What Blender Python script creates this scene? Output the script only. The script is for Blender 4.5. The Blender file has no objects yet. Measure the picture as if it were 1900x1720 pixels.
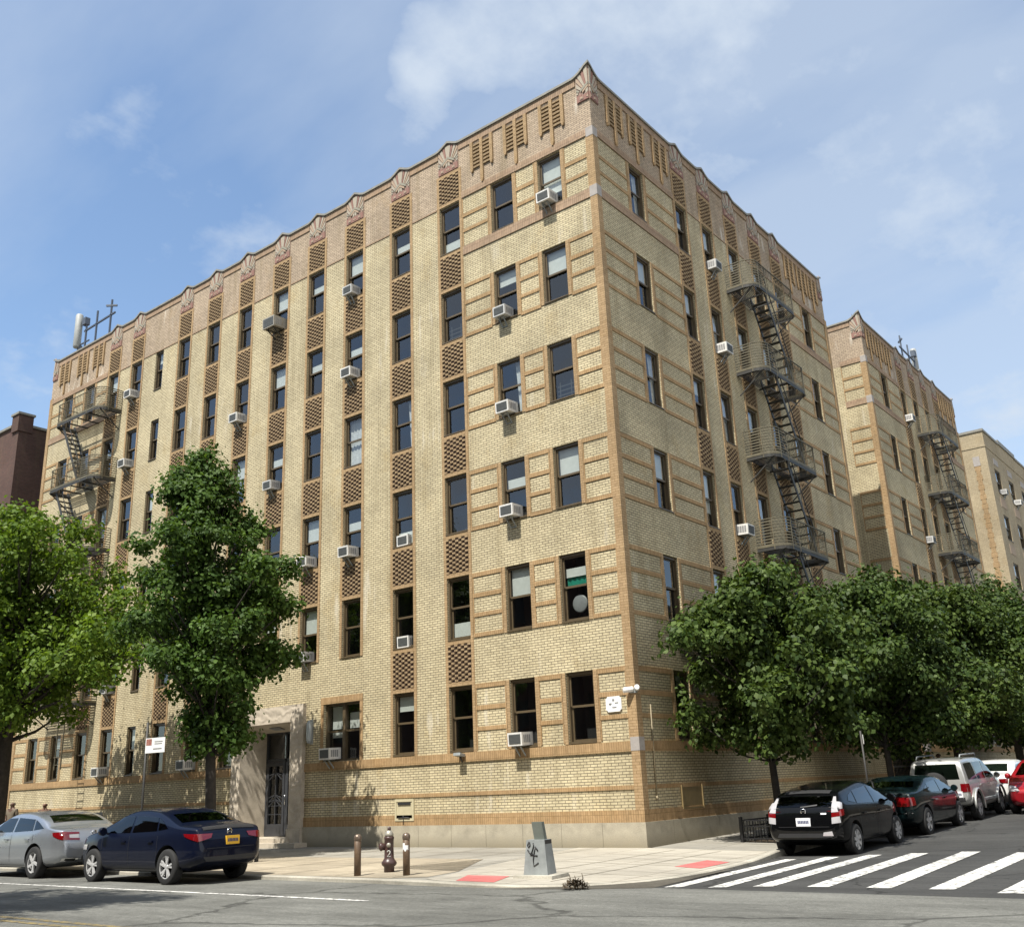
import bpy, bmesh, math, random
import numpy as np
from mathutils import Vector, Matrix
from mathutils.bvhtree import BVHTree
R = math.radians
scene = bpy.context.scene
COL = scene.collection
random.seed(7)
rng = np.random.default_rng(11)

# ------------------------------------------------------------------ materials
MATS = {}
def nmat(name):
    m = bpy.data.materials.new(name); m.use_nodes = True
    nt = m.node_tree; nt.nodes.clear()
    out = nt.nodes.new('ShaderNodeOutputMaterial')
    MATS[name] = m
    return m, nt, out
def N(nt, t, **kw):
    n = nt.nodes.new(t)
    for k, v in kw.items():
        if k.startswith('i_'):
            key = k[2:].replace('_', ' ')
            n.inputs[key].default_value = v
        else: setattr(n, k, v)
    return n
def link(nt, a, b): nt.links.new(a, b)
def c4(c): return (c[0], c[1], c[2], 1)
def bsdf(nt, out, col=None, rough=.6, metal=0, spec=.5):
    b = N(nt, 'ShaderNodeBsdfPrincipled')
    if col is not None: b.inputs['Base Color'].default_value = c4(col)
    b.inputs['Roughness'].default_value = rough
    b.inputs['Metallic'].default_value = metal
    b.inputs['Specular IOR Level'].default_value = spec
    link(nt, b.outputs[0], out.inputs[0])
    return b
def noise(nt, vec, scale, detail=4, rough=.55, mapscale=None):
    if mapscale is not None:
        mp = N(nt, 'ShaderNodeMapping'); mp.inputs['Scale'].default_value = mapscale
        link(nt, vec, mp.inputs[0]); vec = mp.outputs[0]
    n = N(nt, 'ShaderNodeTexNoise'); n.inputs['Scale'].default_value = scale
    n.inputs['Detail'].default_value = detail; n.inputs['Roughness'].default_value = rough
    link(nt, vec, n.inputs['Vector'])
    return n.outputs[0]
def ramp(nt, f, stops):
    r = N(nt, 'ShaderNodeValToRGB')
    e = r.color_ramp.elements
    while len(e) < len(stops): e.new(.5)
    for i, (p, c) in enumerate(stops):
        e[i].position = p
        e[i].color = c4(c) if hasattr(c, '__len__') else (c, c, c, 1)
    link(nt, f, r.inputs[0])
    return r.outputs[0]
def mix(nt, fac, a, b, mode='MIX'):
    m = N(nt, 'ShaderNodeMix', data_type='RGBA', blend_type=mode)
    for s, v in ((m.inputs[0], fac), (m.inputs[6], a), (m.inputs[7], b)):
        if hasattr(v, 'node'): link(nt, v, s)
        elif isinstance(v, (int, float)): s.default_value = v
        else: s.default_value = c4(v)
    return m.outputs[2]
def math_(nt, op, a, b=0):
    m = N(nt, 'ShaderNodeMath', operation=op)
    for s, v in ((m.inputs[0], a), (m.inputs[1], b)):
        if hasattr(v, 'node'): link(nt, v, s)
        else: s.default_value = v
    return m.outputs[0]
def bump(nt, h, b, strength=.3, dist=.01):
    n = N(nt, 'ShaderNodeBump'); n.inputs['Strength'].default_value = strength
    n.inputs['Distance'].default_value = dist
    link(nt, h, n.inputs['Height']); link(nt, n.outputs[0], b.inputs['Normal'])
def plain(name, col, rough=.6, metal=0, spec=.5, var=.12, vscale=6, coat=0):
    m, nt, out = nmat(name)
    b = bsdf(nt, out, col, rough, metal, spec)
    if coat: b.inputs['Coat Weight'].default_value = coat; b.inputs['Coat Roughness'].default_value = .03
    if var:
        tc = N(nt, 'ShaderNodeTexCoord')
        n = noise(nt, tc.outputs['Object'], vscale, 5, .65)
        f = ramp(nt, n, [(.3, 1 - var), (.7, 1 + var)])
        link(nt, mix(nt, 1, col, f, 'MULTIPLY'), b.inputs['Base Color'])
    return m
def brick(name, c1, c2, mortar, bw=.2, rh=.067, ms=.008, off=.5, stain=.35, streak=None, big=(.8, 1.12), soot=None):
    m, nt, out = nmat(name)
    b = bsdf(nt, out, None, .88, 0, .25)
    uv = N(nt, 'ShaderNodeUVMap').outputs[0]
    t = N(nt, 'ShaderNodeTexBrick'); t.offset = off
    link(nt, uv, t.inputs['Vector'])
    t.inputs['Color1'].default_value = c4(c1); t.inputs['Color2'].default_value = c4(c2); t.inputs['Mortar'].default_value = c4(mortar)
    t.inputs['Scale'].default_value = 1; t.inputs['Mortar Size'].default_value = ms
    t.inputs['Mortar Smooth'].default_value = .15; t.inputs['Brick Width'].default_value = bw; t.inputs['Row Height'].default_value = rh
    t.inputs['Bias'].default_value = -.15
    n1 = noise(nt, uv, .55, 6, .6)
    f1 = ramp(nt, n1, [(.28, big[0]), (.72, big[1])])
    c = mix(nt, 1, t.outputs[0], f1, 'MULTIPLY')
    n2 = noise(nt, uv, 9, 3, .7)
    c = mix(nt, 1, c, ramp(nt, n2, [(.25, .8), (.75, 1.16)]), 'MULTIPLY')
    # ochre wash and soot left by a century of rain
    n6 = noise(nt, uv, .8, 6, .68, (1, .75, 1))
    c = mix(nt, ramp(nt, n6, [(.55, 0), (.78, .5)]), c, mix(nt, 1, c, (.86, .70, .42), 'MULTIPLY'))
    n7 = noise(nt, uv, 3.2, 6, .7)
    c = mix(nt, ramp(nt, n7, [(.58, 0), (.8, .25)]), c, (.17, .14, .095))
    # rain streaks run down the wall
    n3 = noise(nt, uv, 1.0, 5, .6, (2.6, .22, 1))
    c = mix(nt, math_(nt, 'MULTIPLY', ramp(nt, n3, [(.52, 0), (.75, 1)]), stain), c, (.15, .115, .06))
    if streak:
        n4 = noise(nt, uv, 1.0, 4, .6, (3.2, .5, 1))
        n5 = noise(nt, uv, .23, 2, .5)
        f = math_(nt, 'MULTIPLY', ramp(nt, n4, [(.56, 0), (.66, 1)]), ramp(nt, n5, [(.52, 0), (.62, streak)]))
        c = mix(nt, f, c, (.62, .58, .5))
    link(nt, c, b.inputs['Base Color'])
    bump(nt, t.outputs[1], b, -.5, .012)
    return m
YEL = brick('yellow_brick', (.545, .472, .305), (.45, .383, .243), (.15, .125, .085), stain=.42, streak=.3, big=(.76, 1.14), ms=.0095)
PAR = brick('weathered_brick', (.43, .34, .245), (.335, .262, .188), (.13, .1, .075), stain=.5, streak=.8)
ORA = brick('orange_soldier_brick', (.375, .25, .132), (.305, .2, .1), (.2, .13, .06), bw=.067, rh=.24, ms=.006, off=0, stain=.35)
ORH = brick('orange_brick', (.375, .26, .145), (.31, .21, .112), (.2, .135, .065), bw=.2, rh=.067, ms=.006, stain=.3)
ORT = brick('rosy_soldier_brick', (.345, .245, .165), (.28, .2, .137), (.17, .11, .07), bw=.067, rh=.24, ms=.006, off=0, stain=.4)
DBR = brick('dark_weave_brick', (.10, .062, .045), (.07, .045, .034), (.04, .028, .022), stain=.2)
LBR = brick('light_weave_brick', (.36, .265, .15), (.28, .195, .11), (.15, .1, .06), stain=.25)
RED = brick('dark_red_brick', (.10, .052, .042), (.075, .042, .035), (.08, .065, .055), stain=.3)
TAN = brick('tan_brick', (.385, .32, .215), (.335, .275, .18), (.22, .18, .12), stain=.35, ms=.006)
def stone(name, col, relief=0, dirt=True):
    m, nt, out = nmat(name)
    b = bsdf(nt, out, None, .85, 0, .3)
    uv = N(nt, 'ShaderNodeUVMap').outputs[0]
    n1 = noise(nt, uv, 2.2, 7, .65); n2 = noise(nt, uv, 40, 3, .6)
    c = mix(nt, 1, col, ramp(nt, n1, [(.3, .72), (.7, 1.15)]), 'MULTIPLY')
    c = mix(nt, 1, c, ramp(nt, n2, [(.3, .88), (.7, 1.1)]), 'MULTIPLY')
    if dirt:
        sep = N(nt, 'ShaderNodeSeparateXYZ'); link(nt, uv, sep.inputs[0])
        h = math_(nt, 'ADD', math_(nt, 'MULTIPLY', n1, .5), math_(nt, 'MULTIPLY', sep.outputs[1], -1))
        f = ramp(nt, math_(nt, 'ADD', h, .35), [(.3, 0), (.62, .55)])
        c = mix(nt, f, c, (.12, .095, .05))
    link(nt, c, b.inputs['Base Color'])
    if relief:
        w = N(nt, 'ShaderNodeTexWave'); w.wave_type = 'RINGS'; w.inputs['Scale'].default_value = 1.3; w.inputs['Distortion'].default_value = 9
        w.inputs['Detail'].default_value = 1.5; w.inputs['Detail Scale'].default_value = 1.6
        link(nt, uv, w.inputs['Vector'])
        bump(nt, w.outputs['Fac'], b, relief, .02)
    else: bump(nt, n2, b, .15, .01)
    return m
PLI = stone('plinth_stone', (.36, .325, .25))
LIM = stone('carved_limestone', (.46, .4, .32), relief=.45, dirt=False)
LIMP = stone('plain_limestone', (.45, .395, .315), dirt=False)
COP = plain('coping_metal', (.20, .19, .16), .6, var=.2)
ROOF = plain('roof_felt', (.08, .08, .08), .9)
CRE = plain('cream_terracotta', (.33, .29, .23), .7, spec=.2)
MAU = plain('mauve_terracotta', (.26, .18, .145), .75, spec=.2)
BRN = plain('brown_terracotta', (.235, .13, .105), .75, spec=.2)
GRN = plain('grey_green_terracotta', (.24, .225, .18), .75, spec=.2)
TNT = plain('tan_terracotta', (.33, .25, .18), .75, spec=.2)
GRY = plain('grey_block_stone', (.30, .275, .255), .85)
FRM = plain('bronze_window_frame', (.085, .062, .034), .45, var=.15)
FRD = plain('dark_window_frame', (.02, .018, .016), .4, var=0)
INT = plain('dark_room', (.012, .011, .011), .9, var=0)
BLI = plain('white_blind', (.56, .56, .53), .7, var=.06)
CUR = plain('pale_curtain', (.5, .5, .5), .8, var=.25, vscale=9)
GCU = plain('green_curtain', (.005, .2, .13), .6, var=.2, vscale=14)
ACW = plain('white_ac_casing', (.58, .57, .54), .5, var=.15)
ACC = plain('cream_ac_casing', (.5, .46, .38), .55, var=.2)
ACY = plain('grey_ac_casing', (.42, .42, .41), .55, var=.2)
ACB = plain('beige_ac_casing', (.27, .25, .21), .5, var=.1)
ACG = plain('ac_grille', (.075, .08, .078), .6)
ACL = plain('ac_louvre', (.22, .22, .22), .5)
IRO = plain('olive_painted_iron', (.105, .092, .058), .65, var=.3, vscale=3)
IRD = plain('dark_iron', (.03, .029, .026), .6, var=.2)
BLK = plain('black_paint', (.012, .012, .013), .45, var=.1)
DOR = plain('door_iron', (.035, .037, .042), .4, var=.15)
GAL = plain('galvanised_grey', (.27, .29, .29), .5, .3, var=.2, vscale=4)
ANT = plain('antenna_plastic', (.3, .31, .3), .55)
STE = plain('dark_steel', (.09, .105, .13), .5, .4)
TYR = plain('tyre_rubber', (.014, .014, .014), .85)
ALU = plain('alloy_wheel', (.5, .5, .5), .3, .3, var=.05)
RUB = plain('wheel_well', (.006, .006, .006), .95, var=0)
CHR = plain('chrome', (.7, .7, .7), .12, 1, var=0)
TLR = plain('red_lens', (.13, .002, .004), .1, coat=1, var=0)
TLW = plain('clear_lens', (.36, .35, .36), .12, coat=1, var=0)
YPL = plain('yellow_plate', (.75, .42, .03), .5, var=.08, vscale=30)
WPL = plain('white_plate', (.7, .7, .72), .5, var=.08, vscale=30)
DKP = plain('dark_plastic', (.02, .02, .021), .55)
WPT = plain('white_enamel', (.72, .72, .7), .4, var=.05)
CRP = plain('cream_paint', (.45, .40, .265), .5, var=.1)
OCH = plain('ochre_paint', (.19, .14, .065), .5, var=.15)
GLY = plain('grey_lettering', (.2, .2, .2), .6, var=0)
WLE = plain('white_lettering', (.6, .6, .56), .6, var=0)
PNK = plain('faded_red_mark', (.45, .12, .1), .7)
BOL = plain('bollard_brown', (.1, .062, .035), .5, var=.35, vscale=8)
HYD = plain('hydrant_dark_red', (.055, .03, .026), .38, var=.3, vscale=12)
HYT = plain('hydrant_cap_metal', (.32, .3, .25), .45, .4)
SK1 = plain('dark_skin', (.10, .055, .038), .55, var=.1)
SK2 = plain('brown_skin', (.16, .085, .055), .55, var=.1)
HAI = plain('black_hair', (.01, .009, .008), .6)
CL1 = plain('khaki_cloth', (.13, .105, .075), .9, var=.2)
CL2 = plain('brown_cloth', (.10, .06, .045), .9, var=.2)
CL3 = plain('dark_cloth', (.02, .02, .023), .9, var=.2)
DEB = plain('dead_weed', (.06, .042, .022), .9, var=.4, vscale=20)
BAR = plain('bark', (.03, .025, .02), .9, var=.4, vscale=9)
BIN = plain('bin_bag', (.015, .015, .015), .35)

def glass(name, tint, ior, rough=.015):
    m, nt, out = nmat(name)
    tr = N(nt, 'ShaderNodeBsdfTransparent'); tr.inputs[0].default_value = c4(tint)
    gl = N(nt, 'ShaderNodeBsdfGlossy'); gl.inputs[0].default_value = (.9, .92, .95, 1); gl.inputs['Roughness'].default_value = rough
    ge = N(nt, 'ShaderNodeNewGeometry'); dp = N(nt, 'ShaderNodeVectorMath', operation='DOT_PRODUCT')
    link(nt, ge.outputs['Normal'], dp.inputs[0]); link(nt, ge.outputs['Incoming'], dp.inputs[1])
    f0 = ((ior-1)/(ior+1))**2                                  # Schlick, the same from both sides of the pane
    k = math_(nt, 'POWER', math_(nt, 'SUBTRACT', 1, math_(nt, 'ABSOLUTE', dp.outputs['Value'])), 4.0)
    fr = N(nt, 'ShaderNodeMath', operation='MULTIPLY_ADD'); link(nt, k, fr.inputs[0]); fr.inputs[1].default_value = 1-f0; fr.inputs[2].default_value = f0
    mx = N(nt, 'ShaderNodeMixShader')
    tc = N(nt, 'ShaderNodeTexCoord')
    n = noise(nt, tc.outputs['Object'], 1.1, 2, .4)
    bp = N(nt, 'ShaderNodeBump'); bp.inputs['Strength'].default_value = .06; bp.inputs['Distance'].default_value = .05
    link(nt, n, bp.inputs['Height']); link(nt, bp.outputs[0], gl.inputs['Normal'])
    link(nt, fr.outputs[0], mx.inputs[0]); link(nt, tr.outputs[0], mx.inputs[1]); link(nt, gl.outputs[0], mx.inputs[2])
    link(nt, mx.outputs[0], out.inputs[0])
    return m
GLA = glass('window_glass', (.8, .84, .83), 1.95)
CGL = glass('car_glass', (.10, .13, .11), 1.45, .02)

def paint(name, col, metal=.3, rough=.3, spec=.25, coat=.9):
    m, nt, out = nmat(name)
    b = bsdf(nt, out, col, rough, metal, spec)
    b.inputs['Coat Weight'].default_value = coat; b.inputs['Coat Roughness'].default_value = .04
    tc = N(nt, 'ShaderNodeTexCoord')
    n = noise(nt, tc.outputs['Object'], 3, 5, .7)
    link(nt, ramp(nt, n, [(.3, rough * .85), (.8, rough * 1.5)]), b.inputs['Roughness'])
    return m
def leafmat(name, dark, light, trans):
    m, nt, out = nmat(name)
    g = N(nt, 'ShaderNodeNewGeometry')
    c = ramp(nt, g.outputs['Random Per Island'], [(0, dark), (.55, tuple((a + b) / 2 for a, b in zip(dark, light))), (1, light)])
    tc = N(nt, 'ShaderNodeTexCoord')
    n = noise(nt, tc.outputs['Object'], .9, 3, .6)
    c = mix(nt, 1, c, ramp(nt, n, [(.3, .7), (.7, 1.3)]), 'MULTIPLY')
    oi = N(nt, 'ShaderNodeObjectInfo')
    c = mix(nt, 1, c, ramp(nt, oi.outputs['Random'], [(0, (.82, .86, .9)), (1, (1.18, 1.1, .95))]), 'MULTIPLY')
    d = N(nt, 'ShaderNodeBsdfPrincipled'); d.inputs['Roughness'].default_value = .55; d.inputs['Specular IOR Level'].default_value = .18
    link(nt, c, d.inputs['Base Color'])
    t = N(nt, 'ShaderNodeBsdfTranslucent'); link(nt, mix(nt, 1, c, (1.25, 1.25, .55), 'MULTIPLY'), t.inputs[0])
    mx = N(nt, 'ShaderNodeMixShader'); mx.inputs[0].default_value = trans
    link(nt, d.outputs[0], mx.inputs[1]); link(nt, t.outputs[0], mx.inputs[2]); link(nt, mx.outputs[0], out.inputs[0])
    return m
LF1 = leafmat('ginkgo_leaf', (.026, .06, .012), (.078, .138, .031), .3)
LF2 = leafmat('bright_leaf', (.068, .125, .015), (.185, .26, .036), .38)
LF3 = leafmat('street_tree_leaf', (.024, .048, .010), (.082, .122, .028), .25)

def ground_mat(name, col, grain=.25, cracks=None, patches=.25, joints=None, scale=1.0, wear=0):
    m, nt, out = nmat(name)
    b = bsdf(nt, out, None, .92, 0, .2)
    tc = N(nt, 'ShaderNodeTexCoord'); v = tc.outputs['Object']
    n1 = noise(nt, v, .35 * scale, 7, .62); n2 = noise(nt, v, 70, 3, .7); n3 = noise(nt, v, 3.5, 5, .65, (.35, 1.6, 1))
    c = mix(nt, 1, col, ramp(nt, n1, [(.3, 1 - patches), (.7, 1 + patches)]), 'MULTIPLY')
    c = mix(nt, 1, c, ramp(nt, n2, [(.25, 1 - grain), (.75, 1 + grain)]), 'MULTIPLY')
    c = mix(nt, 1, c, ramp(nt, n3, [(.35, .86), (.65, 1.1)]), 'MULTIPLY')
    n4 = noise(nt, v, 16, 4, .75)
    c = mix(nt, 1, c, ramp(nt, n4, [(.3, 1-grain*.6), (.7, 1+grain*.5)]), 'MULTIPLY')
    n5 = noise(nt, v, 1.0, 4, .6, (.12, 1.1, 1))
    c = mix(nt, 1, c, ramp(nt, n5, [(.35, .84), (.55, 1.03), (.75, 1.1)]), 'MULTIPLY')
    if wear:
        nw_ = noise(nt, v, 9, 6, .75)
        c = mix(nt, ramp(nt, nw_, [(.30+wear*.25, 1), (.40+wear*.25, 0)]), c, (.09, .09, .085))
    vo = N(nt, 'ShaderNodeTexVoronoi'); vo.inputs['Scale'].default_value = 1.7
    link(nt, v, vo.inputs['Vector'])
    spots = ramp(nt, vo.outputs['Distance'], [(.03, .55), (.06, 1)])
    c = mix(nt, 1, c, spots, 'MULTIPLY')
    if cracks:
        ve = N(nt, 'ShaderNodeTexVoronoi'); ve.feature = 'DISTANCE_TO_EDGE'; ve.inputs['Scale'].default_value = cracks
        nw = noise(nt, v, 2.0, 4, .6)
        vv = N(nt, 'ShaderNodeVectorMath', operation='ADD'); link(nt, v, vv.inputs[0])
        sc = N(nt, 'ShaderNodeVectorMath', operation='SCALE'); sc.inputs['Scale'].default_value = .8
        cmb = N(nt, 'ShaderNodeCombineXYZ'); link(nt, nw, cmb.inputs[0]); link(nt, nw, cmb.inputs[1]); link(nt, cmb.outputs[0], sc.inputs[0])
        link(nt, sc.outputs[0], vv.inputs[1]); link(nt, vv.outputs[0], ve.inputs['Vector'])
        c = mix(nt, 1, c, ramp(nt, ve.outputs['Distance'], [(.004, .5), (.012, 1)]), 'MULTIPLY')
    if joints:
        t = N(nt, 'ShaderNodeTexBrick'); t.offset = 0
        link(nt, v, t.inputs['Vector']); t.inputs['Scale'].default_value = 1
        t.inputs['Color1'].default_value = (1, 1, 1, 1); t.inputs['Color2'].default_value = (.9, .9, .9, 1); t.inputs['Mortar'].default_value = (.45, .42, .38, 1)
        t.inputs['Mortar Size'].default_value = .012; t.inputs['Brick Width'].default_value = joints; t.inputs['Row Height'].default_value = joints
        c = mix(nt, 1, c, t.outputs[0], 'MULTIPLY')
    link(nt, c, b.inputs['Base Color'])
    bump(nt, n2, b, .25, .01)
    return m
ASP = ground_mat('avenue_asphalt', (.125, .125, .113), .45, .16, .3)
ASD = ground_mat('dark_asphalt', (.05, .05, .048), .35, .3, .2)
CON = ground_mat('grey_concrete', (.27, .255, .22), .12, None, .18, 1.5)
CNW = ground_mat('pale_concrete', (.345, .318, .265), .1, None, .1, 1.5)
CTN = ground_mat('tan_concrete', (.32, .275, .205), .14, None, .2, 1.5)
KRB = ground_mat('kerb_concrete', (.33, .31, .26), .2, None, .3)
WHT = ground_mat('white_road_paint', (.56, .55, .52), .2, None, .2, wear=.42)
YLW = ground_mat('yellow_road_paint', (.21, .165, .075), .3, None, .3, wear=.5)
PAD = ground_mat('red_tactile_tile', (.42, .125, .115), .2, None, .12)
DIR = ground_mat('tree_pit_soil', (.06, .045, .03), .4, None, .3)

# ------------------------------------------------------------------ mesh builder
class MB:
    def __init__(s, M=None):
        s.v, s.f, s.m, s.M, s.sm = [], [], [], M, []
    def add(s, pts):
        i = len(s.v)
        if s.M is not None: pts = [s.M @ Vector(p) for p in pts]
        s.v.extend([tuple(p) for p in pts]); return i
    def poly(s, pts, m=0, smooth=False):
        i = s.add(pts); s.f.append(list(range(i, i + len(pts)))); s.m.append(m); s.sm.append(smooth)
    def faces(s, pts, fs, m=0, smooth=False):
        i = s.add(pts)
        for f in fs: s.f.append([i + k for k in f]); s.m.append(m); s.sm.append(smooth)
    def box(s, x0, x1, y0, y1, z0, z1, m=0):
        p = [(x0,y0,z0),(x1,y0,z0),(x1,y1,z0),(x0,y1,z0),(x0,y0,z1),(x1,y0,z1),(x1,y1,z1),(x0,y1,z1)]
        s.faces(p, [(0,3,2,1),(4,5,6,7),(0,1,5,4),(1,2,6,5),(2,3,7,6),(3,0,4,7)], m)
    def obox(s, c, ax, ay, az, m=0):     # oriented box: centre and three half-axis vectors
        c, ax, ay, az = map(Vector, (c, ax, ay, az))
        p = [c+i*ax+j*ay+k*az for k in (-1,1) for i,j in ((-1,-1),(1,-1),(1,1),(-1,1))]
        s.faces(p, [(0,3,2,1),(4,5,6,7),(0,1,5,4),(1,2,6,5),(2,3,7,6),(3,0,4,7)], m)
    def bar(s, a, b, w, h, m=0):         # straight flat bar from a to b
        a, b = Vector(a), Vector(b); d = b - a
        t = d.normalized(); up = Vector((0,0,1)) if abs(t.z) < .95 else Vector((1,0,0))
        sd = t.cross(up).normalized(); u2 = sd.cross(t)
        s.obox((a+b)/2, d/2, sd*w/2, u2*h/2, m)
    def tube(s, pts, rad, n=8, m=0, cap=True, smooth=True):
        pts = [Vector(p) for p in pts]; k = len(pts)
        rs = rad if hasattr(rad, '__len__') else [rad]*k
        ring = []; ref = None
        for i, p in enumerate(pts):
            t = (pts[min(i+1,k-1)] - pts[max(i-1,0)]).normalized()
            if ref is None:
                ref = t.cross(Vector((0,0,1)) if abs(t.z) < .9 else Vector((1,0,0))).normalized()
            ref = (ref - t*ref.dot(t)).normalized(); bi = t.cross(ref)
            ring += [p + (ref*math.cos(2*math.pi*j/n) + bi*math.sin(2*math.pi*j/n))*rs[i] for j in range(n)]
        fs = [(i*n+j, i*n+(j+1)%n, (i+1)*n+(j+1)%n, (i+1)*n+j) for i in range(k-1) for j in range(n)]
        i0 = s.add(ring)
        for f in fs: s.f.append([i0+q for q in f]); s.m.append(m); s.sm.append(smooth)
        if cap:
            s.f.append([i0+j for j in range(n)][::-1]); s.m.append(m); s.sm.append(False)
            s.f.append([i0+(k-1)*n+j for j in range(n)]); s.m.append(m); s.sm.append(False)
    def lathe(s, prof, n=24, m=0, c=(0,0,0), ax='z'):
        ring = []
        for r, h in prof:
            for j in range(n):
                a = 2*math.pi*j/n; p = (r*math.cos(a), r*math.sin(a), h)
                if ax == 'y': p = (p[0], p[2], p[1])
                if ax == 'x': p = (p[2], p[0], p[1])
                ring.append((c[0]+p[0], c[1]+p[1], c[2]+p[2]))
        k = len(prof)
        s.faces(ring, [(i*n+j, i*n+(j+1)%n, (i+1)*n+(j+1)%n, (i+1)*n+j) for i in range(k-1) for j in range(n)], m, True)
    def prism(s, poly, y0, y1, m=0):     # polygon in x,z extruded along y (y0 outer face)
        a = [(x, y0, z) for x, z in poly]; b = [(x, y1, z) for x, z in poly]; n = len(poly)
        s.faces(a+b, [tuple(range(n)), tuple(range(2*n-1, n-1, -1))] + [(i, (i+1)%n, n+(i+1)%n, n+i)[::-1] for i in range(n)], m)
    def mesh(s, name, mats):
        me = bpy.data.meshes.new(name)
        me.from_pydata(s.v, [], s.f)
        for m in (mats if isinstance(mats, (list, tuple)) else [mats]): me.materials.append(m)
        me.polygons.foreach_set('material_index', s.m)
        me.polygons.foreach_set('use_smooth', s.sm)
        uvl = me.uv_layers.new(name='UVMap')
        co = np.empty(len(me.vertices)*3); me.vertices.foreach_get('co', co); co = co.reshape(-1, 3)
        li = np.empty(len(me.loops), dtype=np.int64); me.loops.foreach_get('vertex_index', li)
        me.update()
        nr = np.empty(len(me.polygons)*3); me.polygons.foreach_get('normal', nr); nr = np.abs(nr.reshape(-1, 3))
        lt = np.empty(len(me.polygons), dtype=np.int64); me.polygons.foreach_get('loop_total', lt)
        ax = np.repeat(np.argmax(nr, axis=1), lt); p = co[li]
        uv = np.where((ax == 2)[:, None], p[:, [0, 1]], np.where((ax == 1)[:, None], p[:, [0, 2]], p[:, [1, 2]]))
        uvl.data.foreach_set('uv', uv.ravel())
        return me
    def build(s, name, mats, parent=None, loc=None, fix=False):
        me = s.mesh(name, mats)
        if fix: recalc(me)
        return put(name, me, parent)
def recalc(me):
    b = bmesh.new(); b.from_mesh(me); bmesh.ops.recalc_face_normals(b, faces=b.faces); b.to_mesh(me); b.free()
def put(name, me, parent=None, M=None):
    o = bpy.data.objects.new(name, me); COL.objects.link(o)
    if parent is not None: o.parent = parent
    if M is not None: o.matrix_local = M
    return o
def tag(o, label=None, cat=None, group=None, kind=None):
    if label: o['label'] = label
    if cat: o['category'] = cat
    if group: o['group'] = group
    if kind: o['kind'] = kind
    return o
def thing(name, label, cat, loc=(0,0,0), rz=0, group=None):
    o = bpy.data.objects.new(name, None); COL.objects.link(o)
    o.empty_display_size = .3
    o.location = loc; o.rotation_euler = (0, 0, rz)
    return tag(o, label, cat, group)
def T(x=0, y=0, z=0, rz=0): return Matrix.Translation((x, y, z)) @ Matrix.Rotation(rz, 4, 'Z')

# ------------------------------------------------------------------ camera, sky, sun
cam = bpy.data.cameras.new('camera'); co = bpy.data.objects.new('camera', cam); COL.objects.link(co)
yaw, pit, rol = R(37.87), R(18.03), R(-2.40)
cam.sensor_fit = 'HORIZONTAL'; cam.sensor_width = 36; cam.lens = 1844.4/1900*36; cam.clip_end = 2000; cam.clip_start = .1
f = Vector((-math.sin(yaw)*math.cos(pit), math.cos(yaw)*math.cos(pit), math.sin(pit)))
r0 = Vector((math.cos(yaw), math.sin(yaw), 0)); u0 = r0.cross(f)
rr = r0*math.cos(rol) + u0*math.sin(rol); uu = -r0*math.sin(rol) + u0*math.cos(rol)
M = Matrix((rr, uu, -f)).transposed().to_4x4(); M.translation = (12.7177, -20.7339, 1.4206)
co.matrix_world = M; scene.camera = co

SUN = Vector((.062, -1, 1.79)).normalized()
sl = bpy.data.lights.new('sun', 'SUN'); sl.energy = 4.5; sl.angle = R(.5); sl.color = (1, .955, .87)
so = bpy.data.objects.new('sun', sl); COL.objects.link(so)
so.rotation_euler = SUN.to_track_quat('Z', 'Y').to_euler(); so.location = (0, -30, 60)

w = bpy.data.worlds.new('World'); scene.world = w; w.use_nodes = True
nt = w.node_tree; nt.nodes.clear()
wo = nt.nodes.new('ShaderNodeOutputWorld'); bg = nt.nodes.new('ShaderNodeBackground')
sk = nt.nodes.new('ShaderNodeTexSky'); sk.sky_type = 'NISHITA'; sk.sun_disc = False
sk.sun_elevation = math.asin(SUN.z); sk.sun_rotation = R(180 - 3.5); sk.air_density = 1.0; sk.dust_density = .6; sk.ozone_density = 1.4
tc = nt.nodes.new('ShaderNodeTexCoord')
# clouds live in the sky: noise over the view direction, flattened on a cloud deck
sep = N(nt, 'ShaderNodeSeparateXYZ'); link(nt, tc.outputs['Generated'], sep.inputs[0])
den = math_(nt, 'ADD', math_(nt, 'MAXIMUM', sep.outputs[2], 0), .28)
cx = math_(nt, 'DIVIDE', sep.outputs[0], den); cy = math_(nt, 'DIVIDE', sep.outputs[1], den)
cv = N(nt, 'ShaderNodeCombineXYZ'); link(nt, cx, cv.inputs[0]); link(nt, cy, cv.inputs[1])
n1 = noise(nt, cv.outputs[0], 5.0, 9, .56)
n2 = noise(nt, cv.outputs[0], 1.7, 5, .5)
n3 = noise(nt, cv.outputs[0], 14.0, 5, .6, (1, .6, 1))
def blob(d, width, amp):
    dv = N(nt, 'ShaderNodeVectorMath', operation='DOT_PRODUCT'); link(nt, tc.outputs['Generated'], dv.inputs[0]); dv.inputs[1].default_value = Vector(d).normalized()
    mr = N(nt, 'ShaderNodeMapRange'); mr.interpolation_type = 'SMOOTHSTEP'
    mr.inputs['From Min'].default_value = math.cos(R(width)); mr.inputs['From Max'].default_value = 1
    mr.inputs['To Min'].default_value = 0; mr.inputs['To Max'].default_value = amp
    link(nt, dv.outputs['Value'], mr.inputs['Value']); return mr.outputs[0]
acc = math_(nt, 'ADD', math_(nt, 'MULTIPLY', n1, 2.2), math_(nt, 'MULTIPLY', n2, .6))
acc = math_(nt, 'ADD', acc, math_(nt, 'MULTIPLY', n3, .62))
acc = math_(nt, 'SUBTRACT', acc, 1.67)
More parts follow.
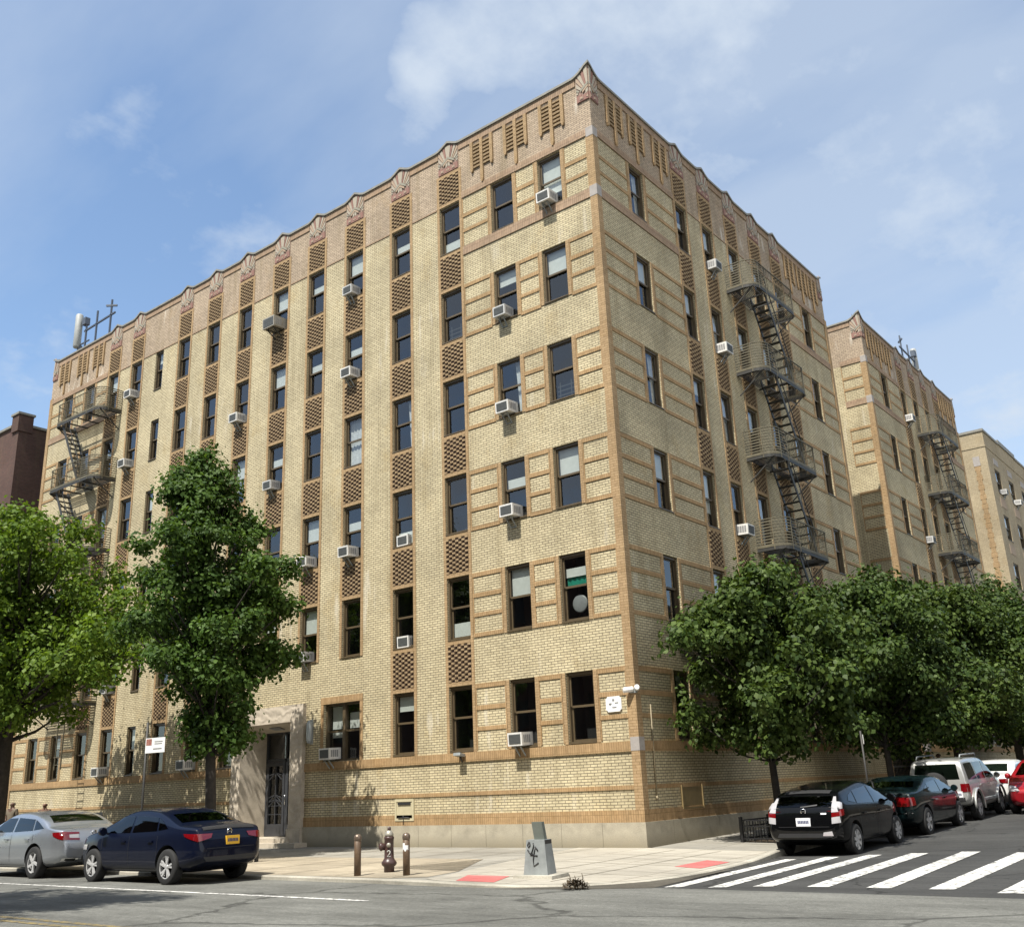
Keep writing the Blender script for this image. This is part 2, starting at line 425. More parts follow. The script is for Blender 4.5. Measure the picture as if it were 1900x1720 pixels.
BL = [((-.513,.556,.654),2.8,.26),((-.50,.565,.656),3.6,.2),((-.462,.588,.664),4.2,.3),((-.43,.605,.668),5,.24),((-.546,.568,.616),3.0,.28),((-.537,.592,.601),4.5,.24),((-.40,.63,.665),7,.14),
      ((-.30,.72,.62),14,.22),((-.22,.79,.57),12,.2),((-.16,.85,.50),9,.12),((-.17,.90,.39),8,.22),((-.34,.86,.38),6,.14),((-.10,.93,.33),9,.2),
      ((-.7,.45,.55),16,-.16),((-.62,.5,.6),8,-.14),((-.27,.86,.43),7,-.06),((-.8,.5,.25),16,.16),((-.72,.55,.42),9,.12), ((0,-.85,.5),58,.75), ((.85,-.25,.45),60,.8)]  # last two: unseen clouds added to whiten window reflections and fill the shaded face
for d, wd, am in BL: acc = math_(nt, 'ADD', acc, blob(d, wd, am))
cl = ramp(nt, acc, [(.0, 0), (.12, .14), (.36, .5), (.8, .92)])
n8 = noise(nt, cv.outputs[0], 1.1, 6, .55, (1, 2.2, 1))
veil = ramp(nt, math_(nt, 'ADD', n8, blob((-.25, .8, .5), 36, .26)), [(.42, .03), (.75, .55)])
cl = math_(nt, 'MAXIMUM', cl, veil)
skc = mix(nt, 1, sk.outputs[0], (.82, .85, .84), 'MULTIPLY')
bright = blob((.85, -.25, .45), 62, 1.0)                      # extra cloud brightness added in the unseen east sky, lifts the shaded face
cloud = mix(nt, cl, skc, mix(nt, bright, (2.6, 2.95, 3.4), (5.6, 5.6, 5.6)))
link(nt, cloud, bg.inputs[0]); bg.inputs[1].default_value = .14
link(nt, bg.outputs[0], wo.inputs[0])
scene.view_settings.view_transform = 'Standard'; scene.view_settings.look = 'None'
scene.view_settings.exposure = .90; scene.view_settings.gamma = 1
scene.cycles.use_denoising = True
scene.cycles.max_bounces = 8; scene.cycles.transparent_max_bounces = 12

# ------------------------------------------------------------------ ground
def S(x, y): return .008*min(y, 0) + .016*min(max(y, 0), 6) + .024*max(y-6, 0) - .022*min(max(x, 0), 4)
def A(x, y): return -.13 + .02*min(max(-7.2-y, 0), 6)
def TS(x, y):
    t = min(max((y+6.45)/7.5, 0), 1)
    return -.13 - .04*t + .023*max(0, y-1) + .015*(max(min(x, 7), 0)-4.4)*t
def sheet(name, xs, ys, zf, mat, dz=0, kind='structure'):
    b = MB(); n = len(xs)
    b.faces([(x, y, zf(x, y)+dz) for y in ys for x in xs], [(j*n+i, j*n+i+1, (j+1)*n+i+1, (j+1)*n+i) for j in range(len(ys)-1) for i in range(n-1)], 0, True)
    return tag(b.build(name, mat), kind=kind)
lin = lambda a, b, n: [a+(b-a)*i/n for i in range(n+1)]
sheet('ground', [-400, -60, 0, 60, 400], [-400, -60, 0, 1, 60, 500], lambda x, y: -.45+.02*max(0, y-1), ASP)
sheet('avenue', [-200, -100, -50, -20, 0, 20, 50, 120], [-45, -13.2, -11, -9, -7.2, -6.45], A, ASP)
sheet('side_street', lin(2.6, 16, 8), lin(-6.45, 1, 10)+lin(2, 150, 30), TS, ASD)
sheet('far_sidewalk', [-200, -40, 0, 40, 120], [-60, -40, -19.4], lambda x, y: .10, CON)
sheet('side_sidewalk', [12.2, 15, 40], [-6.4, 1, 20, 150], lambda x, y: .06+.022*max(0, y-1), CON)
KB = [(-200, -7.05), (-60, -7.05), (-20, -7.05), (-9, -7.05), (-4.4, -7.07), (-2.8, -7.1), (-1.35, -7.12), (0, -7.2), (.6, -7.2), (1.29, -7.18), (2.0, -7.0), (2.65, -6.65), (3.1, -6.2),
      (3.45, -5.6), (3.6, -4.9), (3.62, -4.0), (3.6, -2.9), (3.5, -1.8), (3.3, -.8), (3.1, .1), (2.97, 1.0), (2.9, 2), (2.9, 4), (2.9, 6), (2.9, 10), (2.9, 20), (2.9, 40), (2.9, 150)]
KI = []
for i, p in enumerate(KB):
    a = Vector(KB[max(i-1, 0)]); b_ = Vector(KB[min(i+1, len(KB)-1)]); t = (b_-a).normalized()
    KI.append((p[0]-t.y*.16, p[1]+t.x*.16))
def inner(i):
    x, y = KI[i]
    if KB[i][0] <= 0: return (x, .25)
    if KB[i][1] >= .1: return (-.25, y)
    return (-.25, .25)
b = MB(); k = 6
pts = []
for i in range(len(KB)):
    p, q = Vector(KI[i]), Vector(inner(i))
    for j in range(k+1):
        v = p.lerp(q, j/k); pts.append((v.x, v.y, S(v.x, v.y)))
b.faces(pts, [(i*(k+1)+j, (i+1)*(k+1)+j, (i+1)*(k+1)+j+1, i*(k+1)+j+1) for i in range(len(KB)-1) for j in range(k)], 0, True)
tag(b.build('sidewalk', CON), kind='structure')
b = MB()
for i in range(len(KB)-1):
    p, q, r_, s_ = KB[i], KB[i+1], KI[i+1], KI[i]
    z = lambda v: S(*v)+.003
    ch = lambda a, c: (a[0]+(c[0]-a[0])*.12, a[1]+(c[1]-a[1])*.12)
    pc, qc = ch(p, s_), ch(q, r_)
    b.poly([(*pc, z(p)), (*qc, z(q)), (*r_, z(r_)), (*s_, z(s_))], 0)
    b.poly([(*p, z(p)-.02), (*q, z(q)-.02), (*qc, z(q)), (*pc, z(p))], 0)
    b.poly([(*p, -.5+max(0, p[1])*.02), (*q, -.5+max(0, q[1])*.02), (*q, z(q)-.02), (*p, z(p)-.02)], 0)
tag(b.build('kerb', KRB), kind='structure')
def slab(name, poly, mat, dz=.006, zf=S):
    bm = bmesh.new(); vs = [bm.verts.new((x, y, zf(x, y)+dz)) for x, y in poly]
    fc = bm.faces.new(vs)
    if fc.normal.z < 0: fc.normal_flip()
    bmesh.ops.triangulate(bm, faces=bm.faces)
    me = bpy.data.meshes.new(name); bm.to_mesh(me); bm.free(); me.materials.append(mat); return me
def paving(name, polys, mat, dz=.006, zf=S):
    bm = bmesh.new()
    for p in polys:
        me = slab('x', p, mat, dz, zf); bm.from_mesh(me); bpy.data.meshes.remove(me)
    me = bpy.data.meshes.new(name); bm.to_mesh(me); bm.free(); me.materials.append(mat)
    return tag(put(name, me), kind='structure')
kin = lambda a, c: [KI[i] for i in range(a, c)]
paving('corner_paving', [[(-.35, -6.9), (0, KI[7][1]), (0, -.02), (-1.85, -.02), (-1.45, -2.55), (-.45, -6.3)],
                         [(0, KI[7][1])] + kin(8, 20) + [(2.4, -.02), (.02, -.02), (0, -.05)]], CNW)
paving('kerbside_paving', [[(-60, -6.88), (-1.2, -6.93), (-.6, -6.6), (-.75, -5.6), (-3.0, -5.3), (-2.2, -3.15), (-60, -3.4)]], CTN)
paving('paving_joints', [[(a, -6.85), (a+.03, -6.85), (a+.03, -.1), (a, -.1)] for a in np.arange(-40, -1, 1.55)] +
       [[(-40, q), (-1.9, q), (-1.9, q+.025), (-40, q+.025)] for q in (-1.6, -4.9)] + [[(.9+i*1.1-.5*0, -6.4), (.925+i*1.1, -6.4), (.925+i*1.1, -.3), (.9+i*1.1, -.3)] for i in range(2)] +
       [[(.03, q), (3.2, q), (3.2, q+.02), (.03, q+.02)] for q in (-5.1, -3.4, -1.7)] + [[(.05, q), (2.7, q), (2.7, q+.025), (.05, q+.025)] for q in (1.5, 3, 4.5)],
       ground_mat('joint_dirt', (.2, .175, .13), .2, None, .2), .011)
paving('tactile_paving', [[(.42, -6.98), (1.2, -6.9), (.86, -6.05), (.02, -6.2)]], PAD, .011)
paving('tactile_paving', [[(2.71, -3.5), (3.31, -3.62), (3.28, -2.4), (2.69, -2.2)]], PAD, .011)
paving('lane_line', [[(-60, -10.02), (1.05, -9.72), (1.05, -9.60), (-60, -9.90)]], WHT, .005, A)
paving('centre_line', [[(-60, -13.5+q), (.9, -13.42+q), (.9, -13.31+q), (-60, -13.39+q)] for q in (0, -.24)], YLW, .005, lambda x, y: A(x, y))
Z = [((4.18,-6.40),(4.42,-6.28),(3.80,-.55),(3.56,-.55)), ((4.86,-6.27),(5.10,-6.13),(4.45,.03),(4.16,.05)), ((5.44,-5.95),(5.72,-5.85),(5.13,.56),(4.82,.59)),
     ((6.22,-5.8),(6.53,-5.73),(5.94,.9),(5.58,.94)), ((7.08,-5.75),(7.42,-5.68),(6.86,1.15),(6.50,1.18)), ((7.93,-5.7),(8.26,-5.63),(7.92,.95),(7.55,1.0)), ((8.87,-5.95),(9.22,-5.9),(9.0,1.0),(8.62,1.0)), ((9.75,-6),(10.1,-6),(9.95,1),(9.6,1))]
zp = []
for a, b_, c, d in Z:
    a, b_, c, d = map(Vector, (a, b_, c, d)); n = 6
    for i in range(n):
        zp.append([tuple(a.lerp(d, i/n)), tuple(b_.lerp(c, i/n)), tuple(b_.lerp(c, (i+1)/n)), tuple(a.lerp(d, (i+1)/n))])
paving('crosswalk', zp, WHT, .006, TS)
paving('gutter_dirt', [[(1.4, -7.35), (2.9, -7.0), (4.05, -6.5), (3.95, -5.2), (3.75, -3.2), (3.62, -4.0), (3.6, -4.9), (3.45, -5.6), (3.1, -6.2), (2.65, -6.65), (2.0, -7.0)]], ground_mat('gutter_dirt', (.075, .068, .055), .4, None, .4), .004, lambda x, y: -.13)

# ------------------------------------------------------------------ facade kit
TZ = {1: 4.10, 2: 7.11, 3: 10.09, 4: 13.11, 5: 16.08, 6: 19.10}
BZ = {1: 2.37, 2: 5.34, 3: 8.35, 4: 11.37, 5: 14.36, 6: 17.39}
CT = 21.22
WC = {}
def window_meshes(wd, h):
    key = (round(wd, 2), round(h, 2))
    if key in WC: return WC[key]
    b = MB(); e = .004
    fw = .05
    b.box(e, fw, .05, .19, e, h-e); b.box(wd-fw, wd-e, .05, .19, e, h-e)
    b.box(fw, wd-fw, .05, .19, h-.07, h-e); b.box(fw, wd-fw, .05, .19, e, .06)
    b.box(e, wd-e, -.035, .05, .004, .035)                                           # sill
    hm = h*.52
    b.box(fw, fw+.04, .095, .13, hm, h-.07); b.box(wd-fw-.04, wd-fw, .095, .13, hm, h-.07)
    b.box(fw+.04, wd-fw-.04, .09, .135, hm-.03, hm+.025); b.box(fw+.04, wd-fw-.04, .095, .13, h-.11, h-.07)
    b.box(fw, fw+.04, .14, .175, .06, hm-.02); b.box(wd-fw-.04, wd-fw, .14, .175, .06, hm-.02); b.box(fw+.04, wd-fw-.04, .14, .175, .06, .11)
    r_ = [(0, .19, 0), (wd, .19, 0), (wd, .19, h), (0, .19, h), (0, .75, 0), (wd, .75, 0), (wd, .75, h), (0, .75, h)]
    b.faces(r_, [(4, 5, 6, 7), (0, 4, 7, 3), (5, 1, 2, 6), (0, 1, 5, 4), (3, 7, 6, 2)], 1)
    g = MB()
    g.poly([(fw+.04, .113, hm+.02), (wd-fw-.04, .113, hm+.02), (wd-fw-.04, .113, h-.11), (fw+.04, .113, h-.11)])
    g.poly([(fw+.04, .158, .11), (wd-fw-.04, .158, .11), (wd-fw-.04, .158, hm), (fw+.04, .158, hm)])
    WC[key] = (b.mesh('window', [FRM, INT]), g.mesh('pane', GLA)); return WC[key]
BC = {}
def blind_mesh(wd, h, z0, z1, kind='blind', mat=None):
    key = (round(wd, 2), round(z0, 2), round(z1, 2), kind)
    if key in BC: return BC[key]
    b = MB()
    if kind == 'curtain':
        n = 9; x0, x1 = .09, wd-.09; ptsv = [(x0+(x1-x0)*i/n, .21+.025*(i % 2), z) for z in (z0, z1) for i in range(n+1)]
        b.faces(ptsv, [(i, i+1, n+2+i, n+1+i) for i in range(n)], 0, True)
    elif kind == 'half':
        n = 6; x0, x1 = wd*.6, wd-.09; ptsv = [(x0+(x1-x0)*i/n+(.1 if (z == z0) else 0), .21+.025*(i % 2), z) for z in (z0, z1) for i in range(n+1)]
        b.faces(ptsv, [(i, i+1, n+2+i, n+1+i) for i in range(n)], 0, True)
    else:
        b.box(.085, wd-.085, .182, .19, z0, z1); b.box(.085, wd-.085, .175, .2, z0-.02, z0)
    BC[key] = b.mesh(kind, mat or (BLI if kind == 'blind' else CUR)); return BC[key]
def add_window(parent, M, x, wd, z, h, sty=None):
    fm, gm = window_meshes(wd, h)
    o = put('window', fm, parent, M @ Matrix.Translation((x, 0, z))); put('pane', gm, o)
    if sty is None:
        sty = random.choices(['none', 'b3', 'b5', 'b7', 'cur', 'half', 'bh'], [30, 14, 14, 6, 12, 8, 10])[0]
    hh = h-.08
    if sty == 'b3': put('blind', blind_mesh(wd, h, h*.72, hh), o)
    elif sty == 'b5': put('blind', blind_mesh(wd, h, h*.55, hh), o)
    elif sty == 'b7': put('blind', blind_mesh(wd, h, h*.3, hh), o)
    elif sty == 'bh': put('blind', blind_mesh(wd, h, h*.55, h*.7), o)
    elif sty == 'low': put('blind', blind_mesh(wd, h, .09, h*.28), o)
    elif sty == 'cur': put('curtain', blind_mesh(wd, h, .1, hh, 'curtain'), o)
    elif sty == 'half': put('curtain', blind_mesh(wd, h, .1, hh, 'half'), o)
    elif sty == 'green':
        put('blind', blind_mesh(wd, h, h*.68, h*.8), o); put('curtain', blind_mesh(wd, h, h*.53, h*.68, 'curtain', GCU), o)
        b = MB(); b.lathe([(0, .2), (.2, .2), (.23, .21), (.23, .24), (.2, .25), (0, .25)], 28, 0, (wd*.52, 0, h*.27), 'y'); b.build('fan', ACL, o)
    elif sty == 'guard':
        b = MB()
        for q in (.2, .33, .46): b.box(.15, wd-.15, .19, .2, q, q+.03)
        for q in (.22, wd-.25): b.box(q, q+.03, .187, .203, .1, .6)
        b.build('window_guard', IRD, o)
    return o
def wall_grid(b, x0, x1, z0, z1, holes, m=0, rev=.15):
    xs = sorted({x0, x1, *[v for h in holes for v in h[:2] if x0 < v < x1]}); zs = sorted({z0, z1, *[v for h in holes for v in h[2:] if z0 < v < z1]})
    for i in range(len(xs)-1):
        j = 0
        while j < len(zs)-1:
            cx_, cz_ = (xs[i]+xs[i+1])/2, (zs[j]+zs[j+1])/2
            inh = lambda cz: any(h[0] < cx_ < h[1] and h[2] < cz < h[3] for h in holes)
            if inh(cz_): j += 1; continue
            q = j
            while q+1 < len(zs)-1 and not inh((zs[q+1]+zs[q+2])/2): q += 1
            b.poly([(xs[i], 0, zs[j]), (xs[i+1], 0, zs[j]), (xs[i+1], 0, zs[q+1]), (xs[i], 0, zs[q+1])], m); j = q+1
    for a, c, d, e in holes:
        if e <= z0 or d >= z1: continue
        b.poly([(a, 0, d), (a, rev, d), (a, rev, e), (a, 0, e)], m); b.poly([(c, 0, e), (c, rev, e), (c, rev, d), (c, 0, d)], m)
        b.poly([(a, 0, e), (a, rev, e), (c, rev, e), (c, 0, e)], m); b.poly([(a, 0, d), (c, 0, d), (c, rev, d), (a, rev, d)], m)
SPC = {}
def spandrel_mesh(wd, h):
    key = (round(wd, 2), round(h, 2))
    if key in SPC: return SPC[key]
    b = MB()
    fr = .11
    b.box(0, wd, -.022, .012, .0, fr, 2); b.box(0, wd, -.022, .012, h-fr, h, 2)
    b.box(0, wd, -.004, .012, fr, h-fr, 0)
    nx = max(4, int(round(wd/.115))); cw = wd/nx; nz = int((h-2*fr)/.067); ch = (h-2*fr)/nz
    for j in range(nz):
        for i in range(nx):
            if (i+j) % 2 == 0:
                b.box(i*cw+.006, (i+1)*cw-.006, -.034, -.002, fr+j*ch+.006, fr+(j+1)*ch-.004, 1)
    SPC[key] = b.mesh('spandrel', [DBR, LBR, ORH]); return SPC[key]
def bumpf(d, hw=.5, h=.205):
    t = abs(d)/hw
    return 0 if t >= 1 else h*(.35*(.5+.5*math.cos(math.pi*t))+.65*(1-t)**1.5)
CRM = {}
def crest_mesh(side=0):
    """Sunburst panel; side 0 a whole one, -1/+1 the half left/right of a corner."""
    if side in CRM: return CRM[side]
    b = MB(); W_ = .43
    top = (lambda x: .90+bumpf(x)) if side == 0 else (lambda x: .90+.34*max(0, 1-abs(x)/.55)**1.7)
    xa, xb = (-W_, W_) if side == 0 else ((-W_, -.002) if side < 0 else (.002, W_))
    xs = lin(xa, xb, 16)
    b.prism([(x, .0) for x in (xa, xb)] + [(x, top(x)-.02) for x in xs[::-1]], -.018, .01, 1)
    O = Vector((0, .14))
    def ray(a0, a1, m, r0=.40, pr=.034):
        pts = []
        for a, rad in ((a0, r0), (a1, r0), (a1, None), (a0, None)):
            s_, c_ = math.sin(R(a)), math.cos(R(a))
            if rad is None:
                L = 3
                for it in range(40):
                    L = it*.03+.3
                    if abs(L*s_) > W_-.02 or O.y+L*c_ > top(L*s_)-.05: break
                rad = L
            pts.append((O.x+rad*s_, O.y+rad*c_))
        b.prism(pts, -pr, -.012, m)
    for s_ in ((-1, 1) if side == 0 else (side,)):
        if side: ray(*sorted((s_*.5, s_*8)), 0)
        for a0, a1, m in ((10, 15, 2), (17.5, 25, 0), (28, 34, 4), (37, 46, 0), (50, 57, 3), (60, 68, 0)): ray(*sorted((s_*a0, s_*a1)), m)
        q = lambda p: [(s_*x, z) for x, z in p]
        b.prism(q([(0, .60), (.27, .42), (.27, .33), (0, .51)]), -.046, -.012, 3)
        b.prism(q([(0, .49), (.2, .345), (.2, .27), (0, .415)]), -.052, -.012, 4)
        b.prism(q([(.01, .39), (.09, .33), (.09, .2), (.01, .26)]), -.046, -.012, 0)
        b.prism(q([(.0, .02), (.41, .02), (.41, .25), (.24, .25), (.24, .2), (.1, .2), (.0, .25)]), -.04, -.012, 2)
        b.prism(q([(.17, .06), (.31, .06), (.31, .17), (.17, .17)]), -.05, -.03, 1); b.prism(q([(.205, .085), (.275, .085), (.275, .145), (.205, .145)]), -.058, -.03, 4)
        b.prism(q([(.01, .06), (.08, .1), (.01, .16)]), -.05, -.03, 4)
    if side == 0: ray(-8, 8, 0)
    me = b.mesh('crest', [CRE, MAU, BRN, GRN, TNT]); recalc(me)
    CRM[side] = me; return me
SLM = []
def slot_mesh():
    if SLM: return SLM[0]
    b = MB()
    for x in (-.4, .0, .4):
        zt = .12 if x else -.38
        b.prism([(x-.055, 1.2), (x-.055, zt+.1), (x-.02, zt), (x+.02, zt), (x+.055, zt+.1), (x+.055, 1.2)], -.065, .01, 0)
    for a, c in ((-.345, -.055), (.055, .345)):
        b.box(a, c, -.006, .01, .22, 1.16, 1)
        for i in range(7): b.box(a+.01, c-.01, -.05, -.003, .24+i*.133, .30+i*.133, 2)
    me = b.mesh('louvre_slot', [ORH, DBR, LBR]); recalc(me); SLM.append(me); return me
def bands(b, x0, x1, floors, m=0):
    for k in floors:
        t = TZ[k]
        for hi, lo in ((0, -.115), (-.57, -.685), (-1.115, -1.22), (-1.66, -1.765)):
            if k == 6 and hi in (0, -1.66): continue
            if k == 1 and hi == -1.66: continue
            b.box(x0, x1, -.022, .012, t+lo, t+hi, m)

def deco_building(name, label, origin, front, side=None, depth=17, side_mat=None):
    """One building in the row: `front` describes the facade on +x (turned a quarter) or on -y."""
    return thing(name, label, 'apartment building', origin)

def facade(root, M, x0, x1, cols, strips, bays, crests, slots, corner_l=None, corner_r=None, skip=(), stuff=(), sty={}, narrow=(), holes=(), low=(), plinth_gap=None, names=''):
    """cols: {col: (xa, xb)}; strips: columns framed full height; bays: band segments; skip: (col, floor) with no window."""
    wins = []
    for c, (a, e) in cols.items():
        for k in range(1, 7):
            if (c, k) in skip: continue
            wins.append((c, k, a, e, BZ[k], TZ[k]))
    hol = [(a, e, z0, z1) for _, _, a, e, z0, z1 in wins] + list(holes)
    b = MB(M)
    wall_grid(b, x0, x1, .5, 19.13, hol, 0)
    xs = sorted(set(lin(x0, x1, int((x1-x0)*2)) + [c+d for c in crests for d in lin(-.5, .5, 12)] + ([x0+d for d in lin(0, .65, 8)] if corner_l else []) + ([x1-d for d in lin(0, .65, 8)] if corner_r else [])))
    xs = [x for x in xs if x0 <= x <= x1]
    def zc(x):
        z = CT + sum(bumpf(x-c) for c in crests)
        if corner_l: z += corner_l*max(0, 1-(x-x0)/.55)**1.7
        if corner_r: z += corner_r*max(0, 1-(x1-x)/.55)**1.7
        return z
    for i in range(len(xs)-1):
        b.poly([(xs[i], 0, 19.13), (xs[i+1], 0, 19.13), (xs[i+1], 0, zc(xs[i+1])), (xs[i], 0, zc(xs[i]))], 1)
        b.poly([(xs[i], .28, 20.6), (xs[i], .28, zc(xs[i])), (xs[i+1], .28, zc(xs[i+1])), (xs[i+1], .28, 20.6)], 1)
    b.build('wall', [YEL, PAR], root)
    # plinth, base band, thin band, belt
    gaps = [plinth_gap] if plinth_gap else []
    def runs(lo, hi):
        out = [(lo, hi)]
        for g in gaps: out = [q for a, e in out for q in ((a, min(e, g[0])), (max(a, g[1]), e)) if q[1]-q[0] > .01]
        return out
    ex0 = x0+(.05 if corner_l else 0); ex1 = x1+(.06 if corner_r else 0)
    b = MB(M)
    for a, e in runs(ex0, ex1):
        n = max(1, int((e-a)/1.15))
        for i in range(n):
            b.box(a+(e-a)*i/n+(.004 if i else 0), a+(e-a)*(i+1)/n-(.004 if i < n-1 else 0), -.06, .05, -.4, .55)
        b.box(a+.01, e-.01, -.045, .04, -.4, .54)
    b.build('plinth', PLI, root)
    b = MB(M)
    for a, e in runs(x0+(.012 if corner_l else 0), x1+(.03 if corner_r else 0)): b.box(a, e, -.03, .012, .55, .82)
    b.build('base_course', ORA, root)
    b = MB(M)
    for a, e in runs(x0+(.2 if corner_l else 0), x1-(.2 if corner_r else 0)):
        b.box(a, e, -.024, .012, 1.27, 1.365)
    b.build('thin_course', ORA, root); b = MB(M)
    for a, e in runs(x0+(.2 if corner_l else 0), x1-(.2 if corner_r else 0)):
        b.box(a, e, -.04, .012, 2.12, 2.355)
    b.build('belt_course', ORA, root)
    for a, e in bays:
        for k in range(1, 7):
            b = MB(M); bands(b, a, e, [k])
            zt_, zb_ = TZ[k]-.001, TZ[k]-(1.74 if k not in (1, 6) else 1.70)
            b.box(a, a+.035, -.016, .012, zb_, zt_, 0); b.box(e-.035, e, -.016, .012, zb_, zt_, 0)
            b.build('panel_frame', ORA, root)
    for (a, e) in low:
        b = MB(M); b.box(a, e, -.035, .012, 19.12, 19.34, 0); b.build('string_course', ORT, root)
        b = MB(M); b.box(a, e, -.03, .012, 17.10, 17.385, 0); b.build('sill_course', ORT, root)
    # thin string course between the framed columns
    cs = sorted(strips)
    for (a, e) in zip(cs[:-1], cs[1:]):
        xa, xb = cols[a][1]+.11, cols[e][0]-.11
        if xb < xa: xa, xb = cols[e][1]+.11, cols[a][0]-.11
        b = MB(M); b.box(xa, xb, -.02, .012, 19.10, 19.145, 0); b.build('string_course', ORT, root)
    # top band between crests
    edges = [x0+(.46 if corner_l else 0)] + [v for c in sorted(crests) for v in (c-.44, c+.44)] + [x1-(.46 if corner_r else 0)]
    for i in range(0, len(edges), 2):
        if edges[i+1]-edges[i] > .05:
            b = MB(M); b.box(edges[i], edges[i+1], -.03, .012, 20.95, CT-.025, 0); b.build('cornice_band', ORT, root)
    # column frames and spandrels
    for c in strips:
        a, e = cols[c]; zlo = 2.36
        ks = [k for k in range(1, 7) if (c, k) not in skip]
        zlo = BZ[ks[0]] if ks[0] > 1 else 2.36
        b = MB(M)
        b.box(a-.10, a-.001, -.02, .012, zlo, 20.29); b.box(e+.001, e+.10, -.02, .012, zlo, 20.29)
        b.build('column_frame', ORH, root)
        for k in ks:
            if k < 6 and (c, k+1) not in skip: z0, z1 = TZ[k], BZ[k+1]
            elif k == 6: z0, z1 = TZ[6]+.02, 20.29
            else: continue
            if (c, k) in NOSP: continue
            put('spandrel', spandrel_mesh(e-a, z1-z0), root, M @ Matrix.Translation((a, 0, z0)))
    for c in crests: put('crest', crest_mesh(0), root, M @ Matrix.Translation((c, 0, 20.30)))
    if corner_l: put('crest', crest_mesh(1), root, M @ Matrix.Translation((x0, 0, 20.30)))
    if corner_r: put('crest', crest_mesh(-1), root, M @ Matrix.Translation((x1, 0, 20.30)))
    for s_ in slots: put('louvre_slot', slot_mesh(), root, M @ Matrix.Translation((s_, 0, 19.72)))
    # coping follows the wavy parapet
    b = MB(M); o_, i_ = -.075, .3
    X = [x0-(.075 if corner_l else 0)] + xs[1:-1] + [x1+(.075 if corner_r else 0)]
    sec = []
    for q, x in enumerate(X):
        xi = x
        if corner_r: xi = min(xi, x1-.3)
        if corner_l: xi = max(xi, x0+.3)
        z = zc(min(max(x, x0), x1))
        sec.append([(x, o_, z-.03), (x, o_, z+.045), (xi, i_, z+.06), (xi, i_, z-.03)])
    for p, q in zip(sec[:-1], sec[1:]):
        for j in range(4): b.poly([p[j], p[(j+1) % 4], q[(j+1) % 4], q[j]], 0)
    b.poly(sec[0]); b.poly(sec[-1])
    b.build('coping', COP, root, fix=True)
    # windows
    sb, sg = MB(), MB()
    for c, k, a, e, z0, z1 in wins:
        if (c, k) in stuff:
            Mw = M @ Matrix.Translation((a, 0, z0)); fm, gm = window_meshes(e-a, z1-z0)
            for mb, me in ((sb, fm), (sg, gm)):
                base = len(mb.v); mb.v += [tuple(Mw @ v.co) for v in me.vertices]
                for p in me.polygons: mb.f.append([base+i for i in p.vertices]); mb.m.append(p.material_index+(2 if mb is None else 0)); mb.sm.append(False)
        else:
            o = add_window(root, M, a, e-a, z0, z1-z0, sty.get((c, k)))
            if c not in strips and c not in narrow: put('surround', surround_mesh(e-a, z1-z0), o)
    if sb.v:
        base = len(sb.v); sb.v += sg.v; sb.f += [[i+base for i in q] for q in sg.f]; sb.m += [2]*len(sg.f); sb.sm += sg.sm
        tag(sb.build('window', [FRM, INT, GLA], root), kind='stuff')
    return zc
NOSP = set()
SUR = {}
def surround_mesh(wd, h):
    k = (round(wd, 2), round(h, 2))
    if k not in SUR:
        b = MB(); b.box(-.11, -.001, -.019, .012, .0, h); b.box(wd+.001, wd+.11, -.019, .012, .0, h); SUR[k] = b.mesh('surround', ORH)
    return SUR[k]

# ------------------------------------------------------------------ main apartment building
b1 = thing('apartment_building', 'six-storey corner apartment building of yellow brick with orange bands and sunburst crests', 'apartment building', (0, 0, 0))
LU = {1: (1.15, 1.99), 2: (2.95, 3.79), 3: (5.07, 5.91), 4: (7.23, 8.06), 5: (9.44, 10.27), 6: (11.41, 12.23), 7: (13.36, 14.18), 8: (15.46, 16.22), 9: (17.44, 18.21), 10: (19.39, 20.16),
      11: (21.26, 21.81), 12: (22.81, 23.59), 13: (24.61, 25.38), 14: (26.51, 27.25), 15: (28.34, 29.10)}
LC = {c: (-a[1], -a[0]) for c, a in LU.items()}
skipL = {(5, 1), (6, 1), (7, 1)}
NOSP |= {(5, 1), (6, 1), (7, 1)}
stuffL = {(8,1),(9,1),(10,1),(8,2),(9,2),(10,2),(8,3),(9,3),(10,3),(13,3),(14,3),(15,3),(11,2),(13,2),(14,2),(15,2)}
styL = {(1,6):'b7',(2,6):'none',(3,6):'low',(4,6):'bh',(5,6):'b5',(6,6):'bh',(7,6):'b5',(8,6):'none',(9,6):'half',(10,6):'half',(12,6):'none',
        (1,5):'b5',(2,5):'b3',(3,5):'guard',(4,5):'none',(5,5):'bh',(6,5):'bh',(7,5):'b5',(8,5):'none',(9,5):'none',(10,5):'none',
        (1,4):'guard',(2,4):'half',(3,4):'none',(4,4):'half',(5,4):'cur',(6,4):'none',(7,4):'bh',
        (1,3):'b5',(2,3):'bh',(3,3):'none',(4,3):'low',(5,3):'bh',(6,3):'b5',(1,2):'green',(2,2):'b5',(3,2):'low',(4,2):'none',(5,2):'none',(6,2):'b5',
        (1,1):'none',(2,1):'none',(3,1):'none',(4,1):'b3'}
I4 = Matrix.Identity(4)
